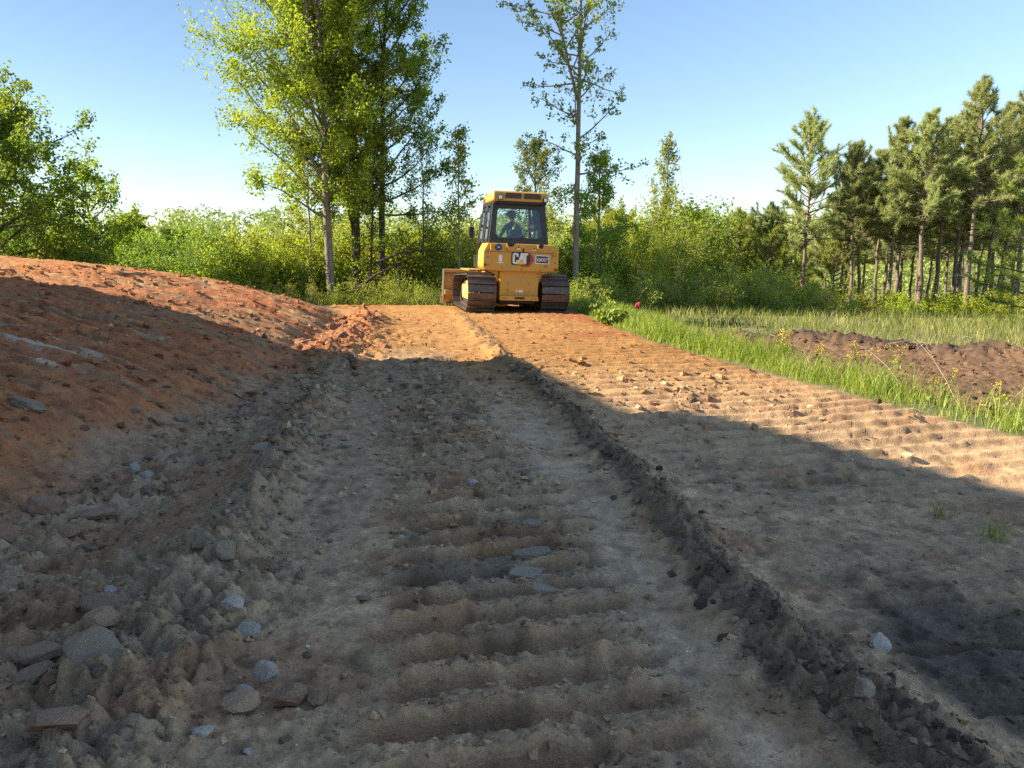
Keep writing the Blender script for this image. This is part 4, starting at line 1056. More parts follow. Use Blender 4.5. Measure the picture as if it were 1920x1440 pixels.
# ------------------------------------------------------------------ plants
def leaves(name, anchors, per, sigma, size, rng, mat, up=0.5, aspect=0.62, bright=None, fold=0.18, sunward=0.8):
    """many small folded leaf faces round the anchor points"""
    A = np.repeat(np.asarray(anchors, float), per, 0)
    c = A + rng.normal(0, 1, A.shape) * np.asarray(sigma)
    n = rng.normal(0, 1, A.shape); n[:, 2] += up; n -= np.array(sd)[None, :] * sunward; n /= np.linalg.norm(n, axis=1)[:, None]
    t = np.cross(n, rng.normal(0, 1, A.shape)); t /= np.linalg.norm(t, axis=1)[:, None] + 1e-9
    b = np.cross(n, t)
    L = size * rng.uniform(0.6, 1.3, (len(c), 1)); Wd = L * aspect
    V = np.stack([c + t * L * .5, c + b * Wd * .5 - n * L * fold, c - t * L * .5, c - b * Wd * .5 - n * L * fold], 1).reshape(-1, 3)
    F = np.arange(len(V)).reshape(-1, 4)
    me = mesh_np(name, V, F)
    r = rng.uniform(0, 1, len(F)) * 0.75
    if bright is not None: r = r + np.repeat(np.asarray(bright), per) * 0.5
    attr(me, 'rnd', np.clip(r, 0, 1))
    me.materials.append(mat)
    return me

def limb(rng, p, d, length, r0, r1, n=6, wander=0.12, lift=0.0):
    """a bending branch from p towards d"""
    pts = [np.array(p, float)]; d = np.array(d, float); d /= np.linalg.norm(d)
    st = length / (n - 1)
    for i in range(n - 1):
        d = d + rng.normal(0, wander, 3); d[2] += lift; d /= np.linalg.norm(d)
        pts.append(pts[-1] + d * st)
    return np.array(pts), np.linspace(r0, r1, n)

def along(P, t):
    k = t * (len(P) - 1); i = min(int(k), len(P) - 2); f = k - i
    return P[i] * (1 - f) + P[i + 1] * f, (P[i + 1] - P[i])

def tree_data(seed, H, r0, c0, radius, nl, ns=6, nt=3, lean=(0, 0), bias=(0, 0), wander=0.05, elev=(15, 60), shape=None, sides=9, sec_len=.42, fork=None):
    """skeleton: trunk, limbs, branchlets, twigs; returns tubes and leaf anchors with a 0..1 outward value"""
    rng = np.random.default_rng(seed)
    n = 14
    P = np.zeros((n, 3)); w = np.cumsum(rng.normal(0, wander * H / n, (n, 2)), 0)
    P[:, 2] = np.linspace(-0.4, H, n)
    tt = np.linspace(0, 1, n)
    P[:, 0] = lean[0] * tt * H + w[:, 0] * tt; P[:, 1] = lean[1] * tt * H + w[:, 1] * tt
    rad = r0 * (1 - tt) ** 0.8 + 0.012; rad[0] *= 1.35
    tubes = [(P, rad, sides)]; anchors = []; out = []
    stems = [P]
    if fork:
        for (t, az, ln) in fork:
            p, _ = along(P, t); d = np.array([math.cos(az) * .30, math.sin(az) * .30, 1.0])
            Q, q = limb(rng, p, d, ln, np.interp(t, tt, rad) * .8, .012, 10, .05, .01)
            tubes.append((Q, q, 7)); stems.append(Q)
    shape = shape or (lambda t: math.sin(math.pi * min(1, 0.12 + 0.88 * t)) ** 0.75)
    az = rng.uniform(0, 6.28)
    for k in range(nl):
        t = c0 + (1 - c0) * ((k + rng.uniform(0, 1)) / nl) * 0.985
        stem = stems[k % len(stems)]
        rel = (t - c0) / (1 - c0)
        if stem is P: p, _ = along(P, t)
        else: p, _ = along(stem, min(0.98, 0.1 + 0.9 * rel))
        az += 2.4 + rng.normal(0, .4)
        e = R(np.interp(rel, [0, 1], elev) + rng.normal(0, 10))
        ln = radius * shape(rel) * rng.uniform(.75, 1.2)
        f = 1 + bias[0] * math.cos(az) + bias[1] * math.sin(az)
        ln *= max(.25, f)
        d = (math.cos(az) * math.cos(e), math.sin(az) * math.cos(e), math.sin(e))
        rr = max(.010, min(r0 * .34, .010 + .014 * ln))
        B, br = limb(rng, p, d, ln, rr, .008, 7, .10, .03)
        tubes.append((B, br, 5))
        m = max(2, int(ns * (0.5 + 0.5 * ln / radius)))
        for q in range(m):
            tq = 0.22 + 0.78 * (q + rng.uniform(0, 1)) / m
            p2, d2 = along(B, min(.99, tq))
            d2 = d2 / np.linalg.norm(d2) + rng.normal(0, .65, 3)
            l2 = ln * sec_len * rng.uniform(.5, 1.15) * (1.1 - .5 * tq)
            C, cr = limb(rng, p2, d2, max(.25, l2), .010, .004, 5, .14, .03)
            tubes.append((C, cr, 3))
            for h in range(nt):
                p3, d3 = along(C, rng.uniform(.25, 1.0))
                d3 = d3 / np.linalg.norm(d3) + rng.normal(0, .8, 3)
                D, dr = limb(rng, p3, d3, max(.15, l2 * .45), .006, .003, 3, .1, .02)
                if nt <= 3: tubes.append((D, dr, 3))
                for v in (0.45, 0.75, 1.0):
                    a, _ = along(D, min(.999, v)); anchors.append(a); out.append(rel)
            for v in (0.55, 0.8, 1.0):
                a, _ = along(C, min(.999, v)); anchors.append(a); out.append(rel)
        a, _ = along(B, .999); anchors.append(a); out.append(rel)
    for st in stems: anchors.append(st[-1]); out.append(1.0)
    return tubes, np.array(anchors), np.array(out), rng

def broad_tree(name, label, loc, seed, H, r0, c0, radius, nl, n_leaf, size, leaf, bark, group=None, sigma=.11, rotz=0.0, up=.5, **kw):
    tubes, A, out, rng = tree_data(seed, H, r0, c0, radius, nl, **kw)
    root = thing(name, label, 'tree', loc, (0, 0, rotz), group)
    link('trunk', tubes_mesh('trunk', tubes), M[bark], root)
    per = max(1, int(round(n_leaf / len(A))))
    clump = fbm(A[:, 0] * .9 + seed, A[:, 2] * .9, seed + 3, 2) + 0.3
    link('crown', leaves('crown', A, per, sigma, size, rng, M[leaf], up, bright=np.clip(clump, 0, 1)), None, root)
    return root

def at(px, py_unused, d):
    """lateral position for a column of the view at distance d"""
    return (px - 960) / 1440.0 * (d * 0.9864 + 0.27)

def stand(px, d, dz=0.0):
    x = at(px, 0, d); return (x, d, ground_z(x, d) + dz)

# --- the tall clump beside the crest
broad_tree('tall_tree', 'tall spring green tree with slim pale trunk at the end of the red bank', stand(622, 30.5), 11, 15.5, .17, .24, 3.2, 66, 54000, .13, 'leaf_spring', 'bark_grey',
           ns=11, nt=4, lean=(-.022, .0), bias=(-.42, -.1), elev=(28, 68), sigma=.12, shape=lambda t: (0.9 + .35 * math.sin(3.1 * t)) * (1 - .75 * t ** 3))
broad_tree('tall_tree', 'tall dark trunked tree in the middle of the leafy clump by the bank', stand(668, 32), 12, 17.0, .20, .28, 2.9, 58, 46000, .12, 'leaf_mid', 'bark_dark',
           ns=9, nt=4, lean=(.01, 0), bias=(.15, -.1), elev=(15, 70), fork=[(.22, 2.8, 9.0)], shape=lambda t: (0.75 + .4 * math.sin(3.1 * t)) * (1 - .7 * t ** 3))
broad_tree('tall_tree', 'leafy tree with thin dark trunk on the bulldozer side of the clump', stand(714, 32.5), 13, 15.5, .15, .26, 2.4, 46, 30000, .125, 'leaf_deep', 'bark_dark',
           ns=7, lean=(.012, 0), bias=(.4, 0), elev=(10, 70), shape=lambda t: (0.8 + .3 * math.sin(3.1 * t)) * (1 - .6 * t ** 3))
broad_tree('young_tree', 'thin young tree standing under the tall clump beside the pale trunk', stand(585, 31.5), 14, 6.5, .055, .25, 1.5, 22, 4200, .11, 'leaf_spring', 'bark_grey', ns=5)
broad_tree('young_tree', 'slender leaning sapling between the dark trunks of the clump', stand(692, 31.0), 15, 7.0, .05, .3, 1.3, 20, 2600, .11, 'leaf_mid', 'bark_dark', ns=5, lean=(.06, 0))
# --- tree over the bank
broad_tree('spreading_tree', 'dark green spreading tree rising behind the red bank', stand(-14, 26), 21, 5.4, .17, .10, 3.7, 48, 40000, .125, 'leaf_deep', 'bark_dark',
           ns=9, lean=(.03, 0), bias=(.12, 0), elev=(0, 55), sigma=.11, shape=lambda t: 1.05 - .55 * t * t)
broad_tree('leaning_tree', 'small tree with a bare pale leaning trunk behind the bank', stand(212, 30), 22, 5.2, .10, .45, 1.9, 20, 6000, .12, 'leaf_spring', 'bark_pale', ns=6, lean=(-.16, 0), elev=(10, 50))
# --- the sparse tree behind the machine
broad_tree('sweetgum_tree', 'tall slender tree with sparse star shaped leaves behind the bulldozer', stand(1079, 30.5, -.2), 31, 16.0, .125, .36, 2.5, 60, 7500, .14, 'leaf_gum', 'bark_grey',
           ns=7, nt=2, lean=(-.006, 0), wander=.03, elev=(12, 50), sigma=.07, up=.2, sides=9, fork=[(.52, 2.9, 7.2)], shape=lambda t: (.95 - .45 * t), sec_len=.36)
broad_tree('sapling', 'thin upright sapling with yellow green leaves beside the cab', stand(862, 30), 32, 6.7, .04, .30, 1.35, 20, 2300, .12, 'leaf_spring', 'bark_grey', ns=5, nt=2, elev=(35, 75), sigma=.09)
broad_tree('pale_tree', 'pale hazy green tree rising behind the bulldozer roof', stand(1003, 46), 33, 10.2, .12, .40, 2.6, 30, 7000, .15, 'leaf_pale', 'bark_pale', ns=6, elev=(25, 70))
broad_tree('slim_tree', 'slim narrow tree poking above the shrubs beside the far pines', stand(1240, 40), 34, 9.2, .07, .45, .95, 26, 3000, .13, 'leaf_spring', 'bark_grey', ns=5, elev=(30, 70))
broad_tree('slim_tree', 'bare grey sapling with few leaves between clump and cab', stand(795, 33), 35, 7.6, .04, .35, 1.3, 20, 500, .10, 'leaf_pale', 'bark_pale', ns=6, elev=(35, 75))
broad_tree('young_tree', 'leafy young tree close behind the cab on its shaded side', stand(1120, 31.5), 36, 6.3, .06, .12, 1.5, 24, 6500, .12, 'leaf_mid', 'bark_grey', ns=6)

# --- shrubs
def shrub_data(seed, H, spread, nstem, per_stem, nt=3):
    rng = np.random.default_rng(seed); tubes = []; A = []; O = []
    for k in range(nstem):
        az = rng.uniform(0, 6.28); s = rng.uniform(0, 1) ** .6
        p = (math.cos(az) * spread * .35 * s, math.sin(az) * spread * .35 * s, -.25)
        d = (math.cos(az) * s * spread / H * .9, math.sin(az) * s * spread / H * .9, 1)
        B, br = limb(rng, p, d, H * rng.uniform(.6, 1.1), .022, .005, 8, .10, .0)
        tubes.append((B, br, 4))
        for q in range(per_stem):
            t = rng.uniform(.12, 1.0)
            p2, d2 = along(B, min(.99, t)); d2 = d2 / np.linalg.norm(d2) + rng.normal(0, .7, 3)
            l2 = H * .26 * rng.uniform(.4, 1.1)
            C, cr = limb(rng, p2, d2, l2, .008, .003, 5, .16, .02); tubes.append((C, cr, 3))
            for v in (.4, .7, 1.0):
                a, _ = along(C, min(.999, v)); A.append(a); O.append(t)
            for h in range(nt):
                p3, d3 = along(C, rng.uniform(.2, .95)); d3 = d3 / np.linalg.norm(d3) + rng.normal(0, .9, 3)
                D, dr = limb(rng, p3, d3, l2 * .5, .004, .002, 3, .1, 0); tubes.append((D, dr, 3))
                a, _ = along(D, .99); A.append(a); O.append(t)
    return tubes, np.array(A), np.array(O), rng

def shrub(name, label, group, loc, seed, H, spread, nstem, per_stem, n_leaf, size, leaf, bark, nt=2, cat='shrub', sigma=.11, rotz=0):
    tubes, A, O, rng = shrub_data(seed, H, spread, nstem, per_stem, nt)
    root = thing(name, label, cat, loc, (0, 0, rotz), group)
    link('stems', tubes_mesh('stems', tubes), M[bark], root)
    if n_leaf > 0:
        per = max(1, int(round(n_leaf / len(A))))
        link('foliage', leaves('foliage', A, per, sigma, size, rng, M[leaf], .4, bright=np.clip(O - .3, 0, 1)), None, root)
    return root

protos = {}
ORD = 'first second third fourth fifth sixth seventh eighth ninth tenth eleventh twelfth thirteenth fourteenth fifteenth sixteenth seventeenth eighteenth nineteenth twentieth'.split()
def row_of(items, what, start):
    """label for each of a row of look-alikes, counted along the row from a landmark"""
    order = sorted(range(len(items)), key=lambda i: items[i][1] if isinstance(items[i][0], str) else items[i][0])
    out = [None] * len(items)
    for r, i in enumerate(order): out[i] = '%s, %s from %s' % (what, ORD[r], start)
    return out
def plant_row(items, what, start, group):
    for (kind, px, d, sc), lab in zip(items, row_of(items, what, start)): place_shrub(kind, px, d, sc, lab, group)
prng = random.Random(7)
def place_shrub(kind, px, d, sc=1.0, label=None, group=None, dz=0.0):
    name, lab, grp, args = SHRUBS[kind]
    loc = stand(px, d, dz)
    if kind not in protos:
        protos[kind] = shrub(name, label or lab, group or grp, loc, *args); protos[kind].scale = (sc, sc, sc)
        return protos[kind]
    return copy_thing(protos[kind], loc, prng.uniform(0, 6.28), (sc * prng.uniform(.9, 1.1), sc * prng.uniform(.9, 1.1), sc * prng.uniform(.88, 1.12)), label or lab, group or grp)

SHRUBS = {
    'spring_a': ('leafy_shrub', 'bright yellow green leafy shrub along the far edge of the bank', 'bright shrubs beyond the bank', (51, 3.4, 2.0, 12, 16, 7500, .12, 'leaf_spring', 'twig')),
    'spring_b': ('leafy_shrub', 'bright yellow green leafy shrub along the far edge of the bank', 'bright shrubs beyond the bank', (52, 2.8, 1.9, 11, 15, 6000, .11, 'leaf_spring', 'twig')),
    'deep_a': ('dark_shrub', 'deep green rounded shrub in the thicket behind the site', 'deep green shrubs of the thicket', (53, 4.2, 2.4, 14, 16, 8000, .13, 'leaf_deep', 'twig')),
    'mid_a': ('tall_shrub', 'mid green tall shrub in the thicket past the bulldozer', 'tall shrubs past the bulldozer', (54, 4.6, 2.2, 14, 18, 9000, .13, 'leaf_mid', 'twig')),
    'mid_b': ('tall_shrub', 'mid green tall shrub in the thicket past the bulldozer', 'tall shrubs past the bulldozer', (55, 5.4, 2.0, 12, 20, 9000, .13, 'leaf_spring', 'twig')),
    'brush_a': ('bare_brush', 'grey brown twiggy brush with few leaves at the thicket edge', 'twiggy brush at the thicket edge', (56, 1.7, 2.0, 16, 11, 2800, .095, 'leaf_spring', 'twig', 2)),
    'brush_b': ('bare_brush', 'grey brown twiggy brush with few leaves at the thicket edge', 'twiggy brush at the thicket edge', (57, 2.0, 2.3, 18, 12, 3200, .095, 'leaf_spring', 'twig', 2)),
    'low_a': ('low_bush', 'low yellowish green bush at the foot of the pines', 'low bushes below the pines', (58, 1.5, 1.7, 12, 12, 4200, .11, 'leaf_spring', 'twig')),
}
# rows of shrubs: behind the bank, behind the clump, under it, past the machine, along its edge, below the pines
plant_row((('spring_a', 60, 27, .95), ('deep_a', 120, 29, .8), ('spring_b', 170, 28, .9), ('spring_a', 250, 31, .75), ('deep_a', 300, 35, .85), ('deep_a', 345, 33, .95), ('deep_a', 390, 36, .9), ('spring_a', 235, 36, 1.0), ('spring_a', 425, 31.5, 1.05), ('spring_b', 470, 31, 1.1), ('spring_a', 500, 33, 1.25), ('spring_a', 545, 32.5, 1.15), ('spring_b', 580, 34, 1.3), ('spring_a', 640, 35, 1.2), ('deep_a', -40, 30, 1.0), ('deep_a', 20, 33, 1.0), ('deep_a', 90, 33, .9)),
          'leafy shrub behind the bank', 'the dark spreading tree', 'shrubs beyond the bank')
plant_row((('spring_b', 610, 37, 1.4), ('spring_a', 690, 37, 1.3), ('spring_a', 740, 35, 1.2), ('spring_b', 775, 33.5, 1.35), ('spring_a', 810, 35, 1.3), ('spring_b', 835, 33, 1.2), ('mid_a', 870, 36, .95), ('mid_a', 915, 38, .9), ('spring_a', 880, 34, 1.2), ('mid_a', 955, 40, .9), ('mid_a', 1040, 36, .8), ('mid_b', 1065, 40, .8)),
          'leafy shrub behind the tall clump', 'the pale trunk', 'shrubs behind the tall clump')
plant_row((('brush_a', 420, 29.2, 0.64), ('brush_b', 465, 28.8, 0.60), ('brush_a', 510, 29, 0.68), ('brush_b', 560, 28.6, 0.60), ('brush_a', 600, 29, 0.56), ('brush_b', 645, 29.6, 0.64), ('brush_a', 690, 29, 0.68), ('brush_b', 735, 29.4, 0.64), ('brush_a', 775, 28.6, 0.68), ('brush_b', 812, 29.2, 0.64), ('brush_a', 668, 31, 0.90), ('brush_b', 715, 31.5, 0.90), ('brush_a', 760, 31, 0.83)),
          'low twiggy brush under the tall clump', 'the bank side', 'twiggy brush under the tall clump')
plant_row((('mid_b', 1110, 36, .85), ('mid_a', 1150, 37, .9), ('mid_b', 1185, 38, .9), ('mid_b', 1215, 36, .95), ('mid_a', 1255, 39, 1.05), ('mid_b', 1285, 41, 1.1), ('deep_a', 1305, 40, 1.25), ('mid_b', 1235, 42, 1.1), ('mid_a', 1170, 43, 1.0), ('mid_a', 1325, 44, 1.15), ('deep_a', 1120, 33, .7), ('mid_a', 1090, 33, .7), ('mid_b', 1200, 33.5, .65), ('mid_a', 1270, 35, .7), ('spring_a', 1375, 46, 1.1), ('spring_b', 1420, 47, 1.2), ('spring_a', 1465, 45, 1.0), ('mid_a', 1345, 38, .6)),
          'tall green shrub in the thicket past the bulldozer', 'the machine', 'tall shrubs past the bulldozer')
plant_row((('brush_b', 1085, 27.5, .75), ('brush_a', 1120, 28, .85), ('brush_b', 1160, 28.5, .8), ('brush_a', 1205, 29, .95), ('brush_b', 1250, 29.5, .9), ('brush_a', 1300, 30, 1.0), ('brush_b', 1340, 30.5, 1.0), ('brush_a', 1385, 30.5, 1.05), ('brush_b', 1425, 31, .95), ('brush_a', 1465, 31.5, 1.05), ('brush_b', 1505, 32, .95), ('brush_a', 1545, 32.5, .85), ('brush_a', 1270, 33, 1.1), ('brush_b', 1360, 34, 1.1), ('brush_a', 1440, 35, 1.1), ('brush_b', 1530, 37, 1.0)),
          'low grey green brush at the thicket edge', 'the bulldozer', 'twiggy brush at the thicket edge')
plant_row((('low_a', 1590, 37, .9), ('low_a', 1640, 38, 1.1), ('low_a', 1690, 36.5, .9), ('low_a', 1740, 37, 1.1), ('low_a', 1790, 36, 1.0), ('low_a', 1840, 37, 1.1), ('low_a', 1890, 36, 1.0), ('low_a', 1940, 35, 1.1), ('low_a', 1870, 40, 1.4), ('low_a', 1810, 42, 1.3), ('low_a', 1700, 44, 1.4), ('low_a', 1630, 45, 1.5), ('low_a', 1560, 44, 1.5), ('low_a', 1760, 48, 1.5)),
          'low bush at the foot of the pines', 'the lone pine', 'low bushes below the pines')

# --- pines
def pine_proto(name, label, loc, seed, H, r0, c0, radius, nl, ntuft, mat, group, needle=.20, dead=10):
    rng = np.random.default_rng(seed)
    n = 14; P = np.zeros((n, 3)); P[:, 2] = np.linspace(-.4, H, n); w = np.cumsum(rng.normal(0, .045, (n, 2)), 0); P[:, :2] = w
    tt = np.linspace(0, 1, n); rad = r0 * (1 - tt * .93); tubes = [(P, rad, 8)]; tips = []
    az = 0
    for k in range(nl):
        t = c0 + (1 - c0) * (k + rng.uniform(0, 1)) / nl * .99; rel = (t - c0) / (1 - c0)
        p, _ = along(P, min(.995, t)); az += 2.4 + rng.normal(0, .3)
        e = R(np.interp(rel, [0, .5, 1], [-2, 25, 65]) + rng.normal(0, 9))
        ln = radius * (.35 + .65 * math.sin(math.pi * min(1, .22 + .78 * rel)) ** .8) * rng.uniform(.6, 1.2) * (1 - .45 * rel)
        d = (math.cos(az) * math.cos(e), math.sin(az) * math.cos(e), math.sin(e))
        B, br = limb(rng, p, d, ln, .012 + .014 * ln, .007, 7, .08, .055); tubes.append((B, br, 4))
        m = max(3, int(ln * 4.5))
        for q in range(m):
            p2, d2 = along(B, min(.99, .3 + .7 * (q + rng.uniform(0, 1)) / m)); d2 = d2 / np.linalg.norm(d2) + rng.normal(0, .5, 3); d2[2] += .25
            C, cr = limb(rng, p2, d2, ln * .30 * rng.uniform(.5, 1.1), .008, .005, 4, .1, .08); tubes.append((C, cr, 3))
            for v in (.35, .65, 1.0):
                a, dd = along(C, min(.999, v)); tips.append((a, dd / np.linalg.norm(dd)))
        a, dd = along(B, .999); tips.append((a, dd / np.linalg.norm(dd)))
    tips.append((P[-1], np.array([0, 0, 1.0])))
    for k in range(dead):      # dead stubs below the crown
        p, _ = along(P, rng.uniform(.15, c0 + .08)); az = rng.uniform(0, 6.28)
        B, br = limb(rng, p, (math.cos(az), math.sin(az), rng.uniform(-.2, .3)), rng.uniform(.3, 1.2), .014, .004, 5, .15, 0); tubes.append((B, br, 3))
    root = thing(name, label, 'tree', loc, (0, 0, 0), group)
    link('trunk', tubes_mesh('trunk', tubes), M['bark_pine'], root)
    T = np.array([a for a, _ in tips]); Dn = np.array([d for _, d in tips]); k = ntuft
    c = np.repeat(T, k, 0); ax = np.repeat(Dn, k, 0)
    c = c - ax * rng.uniform(0, .12, (len(c), 1))
    d = ax * rng.uniform(.2, 1.0, (len(c), 1)) + rng.normal(0, .55, c.shape); d[:, 2] += .15; d /= np.linalg.norm(d, axis=1)[:, None]
    s = np.cross(d, rng.normal(0, 1, c.shape)); s /= np.linalg.norm(s, axis=1)[:, None]
    L = needle * rng.uniform(.7, 1.2, (len(c), 1)); wd = .014
    V = np.stack([c - s * wd, c + s * wd, c + d * L], 1).reshape(-1, 3)
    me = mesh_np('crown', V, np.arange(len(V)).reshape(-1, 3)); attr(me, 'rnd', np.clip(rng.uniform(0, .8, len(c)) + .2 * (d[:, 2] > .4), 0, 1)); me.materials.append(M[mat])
    link('crown', me, None, root)
    return root
PG = 'pines standing in the plantation'
pines = [pine_proto('pine_tree', 'tall pine with open crown standing apart from the pine stand', stand(1503, 39), 71, 9.7, .13, .40, 2.7, 76, 22, 'needle', PG, .25, dead=6),
         pine_proto('pine_tree', 'straight pine with bare lower trunk in the stand', stand(1667, 38), 72, 9.3, .12, .54, 1.9, 64, 22, 'needle', PG, .25),
         pine_proto('pine_tree', 'thick trunked pine with forking low limbs in the stand', stand(1725, 36.5), 73, 9.2, .155, .51, 2.2, 68, 22, 'needle', PG, .25),
         pine_proto('pine_tree', 'tallest pine of the stand with dark ragged crown', stand(1812, 36), 74, 10.6, .145, .50, 2.1, 70, 22, 'needle', PG, .25)]
row = [(1600, 38.5, 1, .90, 'pale barked slender pine nearest the lone pine'), (1614, 39.5, 3, .80, 'slim pine just past the pale slender one'), (1640, 41, 1, .93, 'pine half hidden between two straight bare trunks'),
       (1757, 38.5, 1, 1.02, 'slim dark pine directly beside the thick trunked pine'), (1786, 40, 3, .98, 'pine whose top just overtops its neighbour in the stand'), (1798, 41.5, 2, .95, 'leaning pine set behind the tallest pine'),
       (1683, 40.5, 2, .92, 'bushy pine right behind the straight bare trunk'), (1845, 39.5, 1, 1.12, 'straight pine next past the tallest pine'), (1905, 37, 3, 1.02, 'pine at the far end of the stand beside the light boughs'), (1880, 41, 1, 1.08, 'pine with crown between the tallest and the last pine')]
for (px, d, k, sc, lab) in row:
    copy_thing(pines[k], stand(px, d), prng.uniform(0, 6.28), sc, lab, PG, (R(prng.uniform(-1.5, 1.5)), R(prng.uniform(-1, 3))))
deep = ((1575, 48, 2, .85), (1620, 50, 1, .9), (1655, 47, 2, .95), (1690, 49, 3, .85), (1720, 52, 1, 1.0), (1750, 48, 2, .98), (1775, 53, 3, .95), (1830, 50, 1, 1.1), (1860, 48, 2, 1.1), (1900, 52, 3, 1.1), (1940, 46, 2, 1.1), (1545, 50, 1, .75), (1590, 56, 2, .9), (1680, 58, 3, .95), (1740, 58, 2, 1.0), (1800, 60, 1, 1.15), (1870, 60, 2, 1.1), (1585, 43, 3, .72), (1705, 43, 1, .86))
for (px, d, k, sc), lab in zip(deep, row_of(deep, 'pine deep in the stand behind nearer trunks', 'the lone pine')):
    copy_thing(pines[k], stand(px, d), prng.uniform(0, 6.28), sc, lab, 'pines deep in the stand')
pine_proto('young_pine', 'young pine with soft light green boughs at the edge of the stand', stand(1935, 29), 75, 7.5, .11, .10, 2.4, 46, 18, 'needle_light', None, .26, 0)
yp = pine_proto('young_pine', 'bushy young pine low in front of the lone pine', stand(1430, 40), 76, 5.6, .08, .06, 2.2, 46, 18, 'needle_light', 'young pines by the lone pine', .26, 0)
for (px, d, sc, lab) in ((1370, 43, 1.05, 'young pine beside the deep green shrubs'), (1560, 43, 1.0, 'young pine between the lone pine and the stand'), (1490, 44, .95, 'young pine standing behind the lone pine trunk'), (1400, 48, 1.15, 'young pine farthest from the lone pine trunk')):
    copy_thing(yp, stand(px, d), prng.uniform(0, 6.28), sc, lab, 'young pines by the lone pine')

# --- trees standing up out of the thicket, each of its own height
MT = 'trees rising from the thicket'
tA = broad_tree('thicket_tree', 'rounded bright green tree behind the thicket just past the sparse tree', stand(1150, 50), 41, 6.6, .10, .06, 3.0, 40, 26000, .15, 'leaf_spring', 'bark_grey', MT, ns=7)
tB = broad_tree('thicket_tree', 'dark leafy tree where the thicket meets the slim tree', stand(1300, 47), 42, 6.4, .10, .06, 2.8, 40, 26000, .15, 'leaf_deep', 'bark_dark', MT, ns=7)
for (src, px, d, sc, lab) in ((tB, 1205, 56, 0.87, 'deep green tree between the slim tree and the sparse tree'), (tA, 1270, 58, 0.98, 'pale rounded tree behind the slim narrow tree'), (tA, 1390, 62, 1.01, 'yellow green tree on the rise before the lone pine'),
                              (tB, 1455, 66, 0.94, 'dark tree low behind the lone pine'), (tA, 1095, 62, 0.86, 'rounded tree half hidden by the sparse tree trunk'), (tB, 330, 52, 0.90, 'deep green rounded tree in the gap past the spreading tree'), (tA, 255, 60, 0.98, 'pale green tree in the gap beside the leaning trunk'),
                              (tA, 395, 48, 0.78, 'yellow green tree close beside the tall clump'), (tB, 205, 46, 0.66, 'dark tree at the side of the spreading tree'), (tA, 800, 50, 0.82, 'bright tree between clump and cab'), (tB, 905, 55, 0.78, 'deep green tree showing beside the cab')):
    copy_thing(src, stand(px, d), prng.uniform(0, 6.28), sc, lab, MT)

# --- the far wood: one mass on the slopes beyond
def far_wood():
    rng = np.random.default_rng(91); C = []; S_ = []; B = []
    for k in range(560):
        d = rng.uniform(62, 190); x = rng.uniform(-1.05, 1.05) * d
        z = ground_z(x, d)
        if z < -900: continue
        h = rng.uniform(5.5, 9.0) * (0.85 + .25 * float(fbm(np.array([x * .02]), np.array([d * .02]), 5, 2)[0])); r = rng.uniform(1.6, 3.0)
        m = int(np.interp(d, [60, 120, 190], [420, 260, 150]))
        v = rng.normal(0, 1, (m, 3)); v /= np.linalg.norm(v, axis=1)[:, None]
        lump = 1 + .22 * np.sin(v[:, 0] * 5 + k) * np.cos(v[:, 1] * 4 - k) + .15 * np.sin(v[:, 2] * 7 + k)
        rr = (rng.uniform(.55, 1.0, m) ** .5)[:, None] * lump[:, None]
        p = v * rr * np.array([r, r, h * .46]) + np.array([x, d, z + h * .55])
        C.append(p); S_.append(np.full(m, np.interp(d, [60, 190], [.30, .75]))); B.append(np.full(m, rng.uniform(0, 1)))
    C = np.concatenate(C); sz = np.concatenate(S_); B = np.concatenate(B)
    n = rng.normal(0, 1, C.shape); n[:, 2] += .5; n /= np.linalg.norm(n, axis=1)[:, None]
    t = np.cross(n, rng.normal(0, 1, C.shape)); t /= np.linalg.norm(t, axis=1)[:, None]; b = np.cross(n, t)
    L = (sz * rng.uniform(.6, 1.3, len(sz)))[:, None]
    V = np.stack([C + t * L * .6, C + b * L * .45, C - t * L * .6], 1).reshape(-1, 3)
    me = mesh_np('far_wood', V, np.arange(len(V)).reshape(-1, 3)); attr(me, 'rnd', np.clip(B * .7 + rng.uniform(0, .35, len(B)), 0, 1))
    o = link('far_woods', me, M['far_leaf']); tag(o, 'green spring woods covering the far slopes', 'woods', kind='stuff')
far_wood()

# ------------------------------------------------------------------ grass, weeds, flowers
def blades(name, x, y, z, h, w, rng, mat, bend=.35, rnd=None):
    n = len(x); az = rng.uniform(0, 6.28, n); fa = rng.uniform(0, 6.28, n)
    B = np.stack([x, y, z], 1); s = np.stack([np.cos(fa), np.sin(fa), np.zeros(n)], 1) * (w * .5)[:, None]
    l = np.stack([np.cos(az), np.sin(az), np.zeros(n)], 1) * (h * bend * rng.uniform(.2, 1.4, n))[:, None]
    up = np.array([0, 0, 1.0])[None, :] * h[:, None]
    m = B + up * .55 + l * .3; t = B + up * .97 + l
    V = np.stack([B - s, B + s, m + s * .8, m - s * .8, t + s * .12, t - s * .12], 1).reshape(-1, 3)
    o = np.arange(n)[:, None] * 6
    F = np.concatenate([o + np.array([[0, 1, 2, 3]]), o + np.array([[3, 2, 4, 5]])], 0)
    me = mesh_np(name, V, F, True)
    r = rng.uniform(0, 1, n) if rnd is None else rnd
    attr(me, 'rnd', np.concatenate([r, r])); me.materials.append(mat)
    return me

def scatter(rng, n, x0, x1, y0, y1, fn):
    """points kept with probability fn(x, y)"""
    x = rng.uniform(x0, x1, n); y = y0 + (y1 - y0) * rng.uniform(0, 1, n)
    k = rng.uniform(0, 1, n) < fn(x, y)
    return x[k], y[k]

